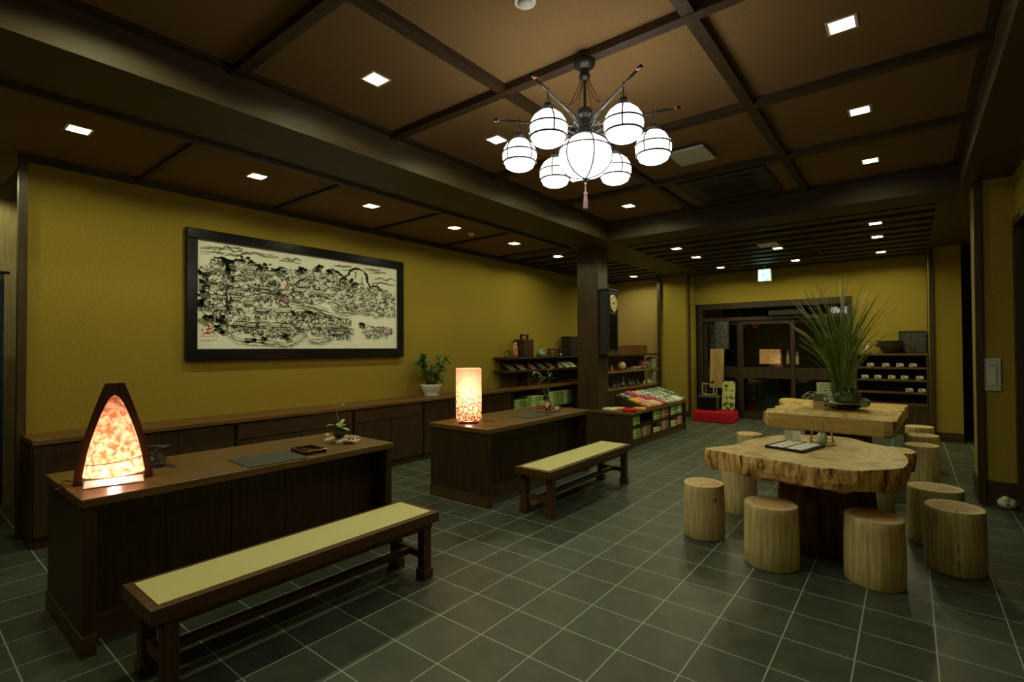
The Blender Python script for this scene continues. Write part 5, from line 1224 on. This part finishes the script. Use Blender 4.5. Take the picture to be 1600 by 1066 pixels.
# ---------------------------------------------------------------- crafts on the display shelf right of the pillar
ZA, ZB_ = 1.017, .697
def at(px):   # x on the shelf front for a horizontal picture position
    a = YAW - math.atan((px - 800) / 785.356); return 4.36 / math.tan(a)
x = at(971)
t = thing('temari_ball', 'cream and orange thread ball on the display shelf right of the pillar', 'ball', (x, 4.36, ZA))
b = B(); b.ball((x, 4.36, ZA + .085), .078, n=24, m=16); tb = build(b, 'ball', plain('cream_thread', (.66, .56, .34), .8), t, smooth=True)
b = B()
for k in range(4):
    a0 = .5 + k * 1.57; pr = []
    for i in range(9):
        v = -1.2 + 2.4 * i / 8; w_ = .30 * math.cos(v * .9); pr.append((v, w_))
    for i in range(8):
        q = []
        for v, w_, s_ in ((pr[i][0], pr[i][1], -1), (pr[i][0], pr[i][1], 1), (pr[i + 1][0], pr[i + 1][1], 1), (pr[i + 1][0], pr[i + 1][1], -1)):
            a = a0 + s_ * w_; q.append((x + .0795 * math.cos(v) * math.cos(a), 4.36 + .0795 * math.cos(v) * math.sin(a), ZA + .085 + .0795 * math.sin(v)))
        b.poly(q)
build(b, 'orange_petals', plain('orange_thread', (.56, .22, .06), .8), tb)
b = B(); b.lathe([(0, .001), (.04, .001), (.032, .012), (0, .012)], (x, 4.36, ZA), 12); build(b, 'stand', DKB, t)
def ball_item(px, z, r, c, label, n='ornament'):
    x = at(px); t = thing(n, label, 'ornament', (x, 4.34, z), 'small crafts on the display shelf'); b = B(); b.lathe([(0, 0), (r, 0), (r * 1.1, r * .8), (r * .6, r * 1.8), (0, r * 2)], (x, 4.34, z), 12); build(b, 'body', noisy('craft_%s' % int(px * 10), c, tuple(min(1, v * 2.2) for v in c), 50), t, True)
    b = B(); b.ball((x, 4.34, z + r * 2.3), r * .55, n=10, m=7); build(b, 'head', plain('craft_head_%s' % int(px * 10), tuple(min(1, v * 1.6) for v in c), .6), t, True)
ball_item(953.5, ZA, .035, (.30, .06, .04), 'red figurine at the left end of the display shelf, beside the clock')
for i, px in enumerate((978.5, 984, 988.5)): ball_item(px, ZA, .017, (.30, .27, .14), ['first of three tiny pale figures right of the thread ball', 'middle of three tiny pale figures right of the thread ball', 'last of three tiny pale figures right of the thread ball'][i])
x = at(1003)
b = B(); rnd = random.Random(2)
for i in range(60): b.ball((x + rnd.uniform(-.38, .06), 4.36 + rnd.uniform(-.07, .08), ZA + .0175 + rnd.uniform(0, .03)), rnd.uniform(.010, .016), n=6, m=5)
o = build(b, 'beads', noisy('red_white_beads', (.40, .03, .04), (.78, .66, .6), 28, rough=.4, lo=.45, hi=.52), origin=(x, 4.36, ZA)); o['kind'] = 'stuff'; tag(o, 'heap of red and white beads on the display shelf', 'beads')
x6 = 10.05
small('lacquer_bowl', 'reddish woven bowl on the display shelf near the books', 'bowl', (x6, 4.40, ZA), [('body', lambda b: b.lathe([(0, .001), (.07, .001), (.12, .06), (.145, .13), (.138, .14), (.10, .07), (0, .02)], (x6, 4.42, ZA), 22), noisy('red_basket', (.22, .06, .03), (.50, .20, .09), 60), True), ('contents', lambda b: b.ball((x6, 4.42, ZA + .125), .095, sz=.5), noisy('red_contents', (.30, .05, .03), (.56, .24, .12), 30), True)])
for i in range(5):
    x = 10.32 + i * .044; t = thing('book', ['leftmost of the five thin grey books on the display shelf', 'second from the left of the five thin grey books', 'middle one of the five thin grey books', 'second from the right of the five thin grey books', 'rightmost of the five thin grey books beside the pier'][i], 'book', (x, 4.40, ZA), 'thin books on the display shelf')
    h_ = .20 + .015 * (i % 3); b = B(); b.box(x - .018, 4.32, ZA, x + .018, 4.47, ZA + h_); build(b, 'cover', plain('grey_cover_%d' % i, (.30 + .06 * (i % 2), .30 + .05 * (i % 2), .22), .7), t); b = B(); b.box(x - .015, 4.325, ZA + h_, x + .015, 4.465, ZA + h_ + .002); build(b, 'pages', OFFW, t)
x7 = at(972.5)
small('blue_bottle', 'slim dark blue bottle on the lower display shelf board', 'bottle', (x7, 4.36, ZB_), [('body', lambda b: b.lathe([(0, 0), (.035, 0), (.038, .10), (.016, .15), (.015, .21), (0, .21)], (x7, 4.36, ZB_), 14), plain('blue_glass', (.04, .06, .14), .2), True), ('label', lambda b: b.lathe([(.0385, .035), (.0392, .08)], (x7, 4.36, ZB_), 14), plain('label_blue', (.22, .28, .42), .6), False)])
for i, (px, r, s) in enumerate(((957, .04, 'dark round pot at the left end of the lower display shelf board'), (963, .035, 'second dark round pot on the lower display shelf board'), (982, .045, 'dark round pot in the middle of the lower display shelf board'), (987, .04, 'dark round pot right of the middle on the lower display shelf board'), (994, .04, 'last dark round pot before the pale figurines'))): ball_item(px, ZB_, r, (.05, .045, .035), s, 'pot')
for i, (px, r, s) in enumerate(((1004.5, .028, 'slim pale figurine, leftmost of four on the lower display shelf board'), (1011, .038, 'tallest pale figurine of four on the lower display shelf board'), (1014.5, .024, 'small pale figurine, third of four on the lower display shelf board'), (1020, .026, 'rightmost pale figurine of four on the lower display shelf board'))): ball_item(px, ZB_, r, (.34, .32, .16), s, 'figurine')

# ---------------------------------------------------------------- shelf unit at the far right of the entrance wall
t = thing('shelf_unit', 'dark shelf unit with packaged goods right of the glass entrance', 'shelf', (10.5, .24, 0))
UX0, UX1, UY0, UY1 = 10.48, 10.885, -.24, .74
for y in (UY0, UY1 - .03):
    b = B(); b.box(UX0, y, 0, UX1, y + .03, 1.30); build(b, 'side_panel', DKPAN, t)
for z in (1.30, 1.075, .87, .665, .48):
    b = B(); b.box(UX0 - (.01 if z > 1.2 else -.005), UY0 + (.0 if z > 1.2 else .03), z, UX1, UY1 - (.0 if z > 1.2 else .03), z + .03); build(b, 'shelf_board', DKTOP if z > 1.2 else wood('unit_shelf_wood_%d' % int(z * 100), (.09, .045, .016), (.15, .08, .028), 'y', .45), t)
b = B(); b.box(UX1 - .02, UY0 + .03, 0, UX1, UY1 - .03, 1.30); build(b, 'back_panel', DARKC, t)
b = B(); b.box(UX0 + .01, UY0 + .03, 0, UX0 + .035, .248, .48); build(b, 'cupboard_door', DKPAN, t)
b = B(); b.box(UX0 + .01, .252, 0, UX0 + .035, UY1 - .03, .48); build(b, 'cupboard_door', DKPAN, t)
ypx = lambda px: .736 - (px - 1336) * .00846
CARD = noisy('printed_package', (.12, .12, .10), (.55, .57, .46), 24, rough=.7, lo=.42, hi=.52)
rownames = {1.106: 'top', .901: 'second', .696: 'third'}
proto_pk = None
for z, pxs in ((1.106, (1361, 1386, 1408, 1428)), (.901, (1352, 1373, 1395, 1415, 1438)), (.696, (1422, 1441))):
    for i, px in enumerate(pxs):
        y = ypx(px); s = 'small pale package, number %s from left on the %s board, far shelf unit' % (['one', 'two', 'three', 'four', 'five'][i], rownames[z])
        if proto_pk is None:
            proto_pk = thing('package', s, 'package', (UX0 + .07, y, z), 'packages on the far shelf unit')
            b = B(); b.box(-.035, -.05, 0, .03, .05, .03); build(b, 'box', plain('brown_box', (.12, .07, .03), .7), proto_pk, local=True)
            b = B(); b.obox((-.042, 0, .036), (.003, .095, .06), Matrix.Rotation(.25, 3, 'Y')); build(b, 'price_card', CARD, proto_pk, local=True)
        else: dup(proto_pk, (UX0 + .07, y, z), 0, s)
yb = ypx(1392)
t = thing('brazier_bowl', 'wide dark brazier bowl on top of the far shelf unit', 'bowl', (10.66, yb, 1.33))
DKG = noisy('dark_glaze', (.022, .018, .010), (.05, .038, .018), 8, rough=.3)
b = B(); b.lathe([(0, 0), (.09, 0), (.10, .03), (.15, .08), (.185, .15), (.175, .18), (.195, .20), (.20, .215), (.17, .215), (.15, .16), (0, .10)], (10.68, yb, 1.33), 28, .95, .95); build(b, 'body', DKG, t, smooth=True)
for s_ in (-1, 1):
    b = B(); b.ball((10.68, yb + s_ * .18, 1.47), .025, n=10, m=7); build(b, 'lug', DKG, t, True)
t = thing('signboard', 'dark carved board leaning at the back of the far shelf unit', 'board', (10.84, ypx(1428), 1.33))
b = B(); b.obox((10.85, ypx(1428), 1.33 + .19), (.03, .37, .38)); build(b, 'board', noisy('dark_carved_board', (.022, .022, .018), (.07, .065, .05), 18, rough=.6, bump=.5), t)
b = B(); y0, y1 = ypx(1428) - .185, ypx(1428) + .185
for q in ((10.828, y0, 1.33, 10.836, y1, 1.35), (10.828, y0, 1.69, 10.836, y1, 1.71), (10.828, y0, 1.35, 10.836, y0 + .02, 1.69), (10.828, y1 - .02, 1.35, 10.836, y1, 1.69)): b.box(*q)
build(b, 'frame', BLACKM, t)
yd = ypx(1357)
small('doll', 'small pink and white doll at the left end of the far shelf unit top', 'doll', (10.6, yd, 1.33), [('body', lambda b: b.lathe([(0, 0), (.045, 0), (.04, .06), (.03, .12), (.025, .14), (0, .145)], (10.6, yd, 1.33), 14), noisy('pink_kimono', (.55, .22, .18), (.75, .62, .5), 30), True), ('head', lambda b: b.ball((10.6, yd, 1.33 + .17), .028, n=12, m=8), plain('doll_face_pale', (.66, .55, .42), .6), True), ('hair', lambda b: b.ball((10.605, yd, 1.33 + .185), .028, n=12, m=8), BLACKM, True)])

# ---------------------------------------------------------------- left side of the entrance
t = thing('red_bench', 'low bench draped in bright red felt beside the entrance door', 'bench', (10.2, 3.0, 0))
b = B(); b.box(10.03, 2.68, .0, 10.47, 3.32, .17); build(b, 'frame', DKPAN, t)
b = B(); P = []; rnd = random.Random(8)
xa, xb2, ya, yb2, zt = 10.0, 10.5, 2.65, 3.36, .215
grid = []
prof = [(-.012, .012), (-.004, .09), (0, .17), (.02, zt), (.25, zt), (.48, zt), (.50, .17), (.504, .09), (.512, .012)]
ny = 22
for j in range(ny + 1):
    y = ya + (yb2 - ya) * j / ny; row = []
    for k, (dx, z) in enumerate(prof):
        low = max(0, (.17 - z) / .17); row.append(b.bm.verts.new((xa + dx + low * .012 * math.sin(j * 1.9 + k), y, z + rnd.uniform(-.002, .002))))
    grid.append(row)
for j in range(ny):
    for k in range(len(prof) - 1): b._f([grid[j][k], grid[j][k + 1], grid[j + 1][k + 1], grid[j + 1][k]])
for row, sg in ((grid[0], -1), (grid[-1], 1)):
    bot = [b.bm.verts.new((v.co.x, v.co.y + sg * .012, .012)) for v in row]
    for k in range(len(row) - 1): b._f([row[k], row[k + 1], bot[k + 1], bot[k]])
build(b, 'red_felt', plain('red_felt', (.40, .010, .018), .9, spec=.15), t, smooth=True)
t = thing('iron_stove', 'black iron charcoal box standing on the red bench', 'stove', (10.22, 3.11, .217))
b = B(); b.box(10.10, 2.95, .217, 10.38, 3.28, .47); build(b, 'body', BLACK, t, bev=.01)
b = B(); b.box(10.09, 2.94, .47, 10.39, 3.29, .495); b.box(10.13, 2.98, .495, 10.35, 3.25, .515); build(b, 'rim', plain('grey_rim', (.16, .16, .14), .35, .5), t)
t = thing('framed_lantern', 'small open framed lantern box standing on the iron stove', 'lantern', (10.24, 3.11, .515))
b = B(); y0, y1, z0, z1 = 3.0, 3.23, .515, .72
for yy in (y0, y1 - .02):
    for xx in (10.14, 10.32): b.box(xx, yy, z0, xx + .02, yy + .02, z1)
b.box(10.14, y0, z1, 10.34, y1, z1 + .02); b.box(10.14, y0, z0, 10.34, y1, z0 + .015); build(b, 'frame', plain('pale_frame_wood', (.36, .30, .16), .5), t)
b = B(); b.lathe([(0, 0), (.05, 0), (.06, .05), (.03, .08), (0, .085)], (10.24, 3.11, .53), 14); build(b, 'bowl', BLACK, t, True)
b = B(); b.ball((10.20, 3.03, .775), .02, n=8, m=6); b.lathe([(0, 0), (.10, 0), (.06, .025), (0, .03)], (10.24, 3.11, .74), 14); build(b, 'lid', BLACK, t, True)
b = B(); b.obox((10.62, 3.08, 1.02), (.04, .27, .80), Matrix.Rotation(.10, 3, 'Y')); o = build(b, 'wooden_plank', noisy('tan_plank', (.26, .15, .05), (.38, .24, .085), 5, (4, 4, .5), .6), bev=.006, origin=(10.62, 3.08, .62)); tag(o, 'tall tan plank leaning behind the iron stove', 'plank')
t = thing('hanging_panel', 'dark textured square panel hung above the tan plank left of the door', 'panel', (10.86, 3.03, 1.42))
b = B(); b.box(10.80, 2.89, 1.42, 10.84, 3.17, 2.0); build(b, 'panel', noisy('textured_black_panel', (.018, .018, .015), (.085, .08, .065), 22, rough=.6, bump=.6), t)
b = B(); b.box(10.795, 2.885, 1.41, 10.80, 2.905, 2.01); b.box(10.795, 3.155, 1.41, 10.80, 3.175, 2.01); b.box(10.795, 2.905, 1.99, 10.80, 3.155, 2.01); b.box(10.795, 2.905, 1.41, 10.80, 3.155, 1.43); build(b, 'frame', BLACKM, t)
b = B(); b.obox((10.40, 2.80, .50), (.03, .24, .56), Matrix.Rotation(.12, 3, 'Y')); o = build(b, 'fabric_board', noisy('green_print_fabric', (.04, .06, .02), (.52, .50, .16), 11, rough=.8, lo=.42, hi=.5), bev=.004, origin=(10.4, 2.8, .217)); tag(o, 'yellow green patterned fabric board on the red bench, right of the stove', 'board')

# ---------------------------------------------------------------- right wall plate, ornament on the floor
t = thing('wall_plate', 'pale rectangular switch plate on the right pier', 'wall switch', (6.30, -.585, 1.04))
b = B(); b.box(6.284, -.645, 1.04, 6.30, -.525, 1.333); build(b, 'plate', plain('plate_white', (.50, .52, .42), .4), t, bev=.003)
b = B(); b.box(6.276, -.612, 1.09, 6.284, -.558, 1.285); build(b, 'rocker', plain('rocker_white', (.56, .58, .46), .4), t, bev=.003)
b = B(); b.box(6.275, -.60, 1.262, 6.2765, -.57, 1.275); build(b, 'indicator', plain('indicator_grey', (.15, .16, .12), .4), t)
t = thing('ceramic_frog', 'small pale speckled ornament on the floor beside the right wall', 'ornament', (6.22, -.69, 0))
b = B(); b.ball((6.24, -.665, .05), .062, 1.0, 1.1, .8, 16, 10); b.ball((6.21, -.65, .085), .032, n=12, m=8); build(b, 'body', noisy('speckled_glaze', (.10, .11, .06), (.66, .68, .46), 20, rough=.4, lo=.34, hi=.42), t, True)
b = B(); b.ball((6.26, -.74, .045), .05, .9, .7, .9, 14, 9); build(b, 'dark_side', BLACK, t, True)

# ---------------------------------------------------------------- doorway curtain at the far left
t = thing('doorway_curtain', 'dark blue hanging doorway curtain at the left edge', 'curtain', (.35, 5.62, .25))
def drape(x0, x1, z0, z1, y, amp, per):
    b = B(); n = 48; prev = None
    for i in range(n + 1):
        x = x0 + (x1 - x0) * i / n; yy = y + amp * math.sin(x * per) + amp * .4 * math.sin(x * per * 2.3)
        q = [b.bm.verts.new((x, yy, z0)), b.bm.verts.new((x, yy, (z0 + z1) / 2)), b.bm.verts.new((x, y + (yy - y) * .6, z1))]
        if prev:
            for a in (0, 1): b._f([prev[a], q[a], q[a + 1], prev[a + 1]])
        prev = q
    return b
o = build(drape(-.7, .63, .22, 1.98, 5.66, .02, 24), 'blue_cloth', noisy('indigo_cloth', (.012, .024, .075), (.03, .06, .15), 40, rough=.9), t, smooth=True); o.modifiers.new('thickness', 'SOLIDIFY').thickness = .004
o = build(drape(-.7, .63, 1.98, 2.06, 5.66, .012, 24), 'teal_band', plain('teal_band', (.10, .17, .14), .9), t, smooth=True); o.modifiers.new('thickness', 'SOLIDIFY').thickness = .004
b = B(); b.tube([(-.75, 5.66, 2.07), (.66, 5.66, 2.07)], .012, 8); build(b, 'rod', DKPAN, t)
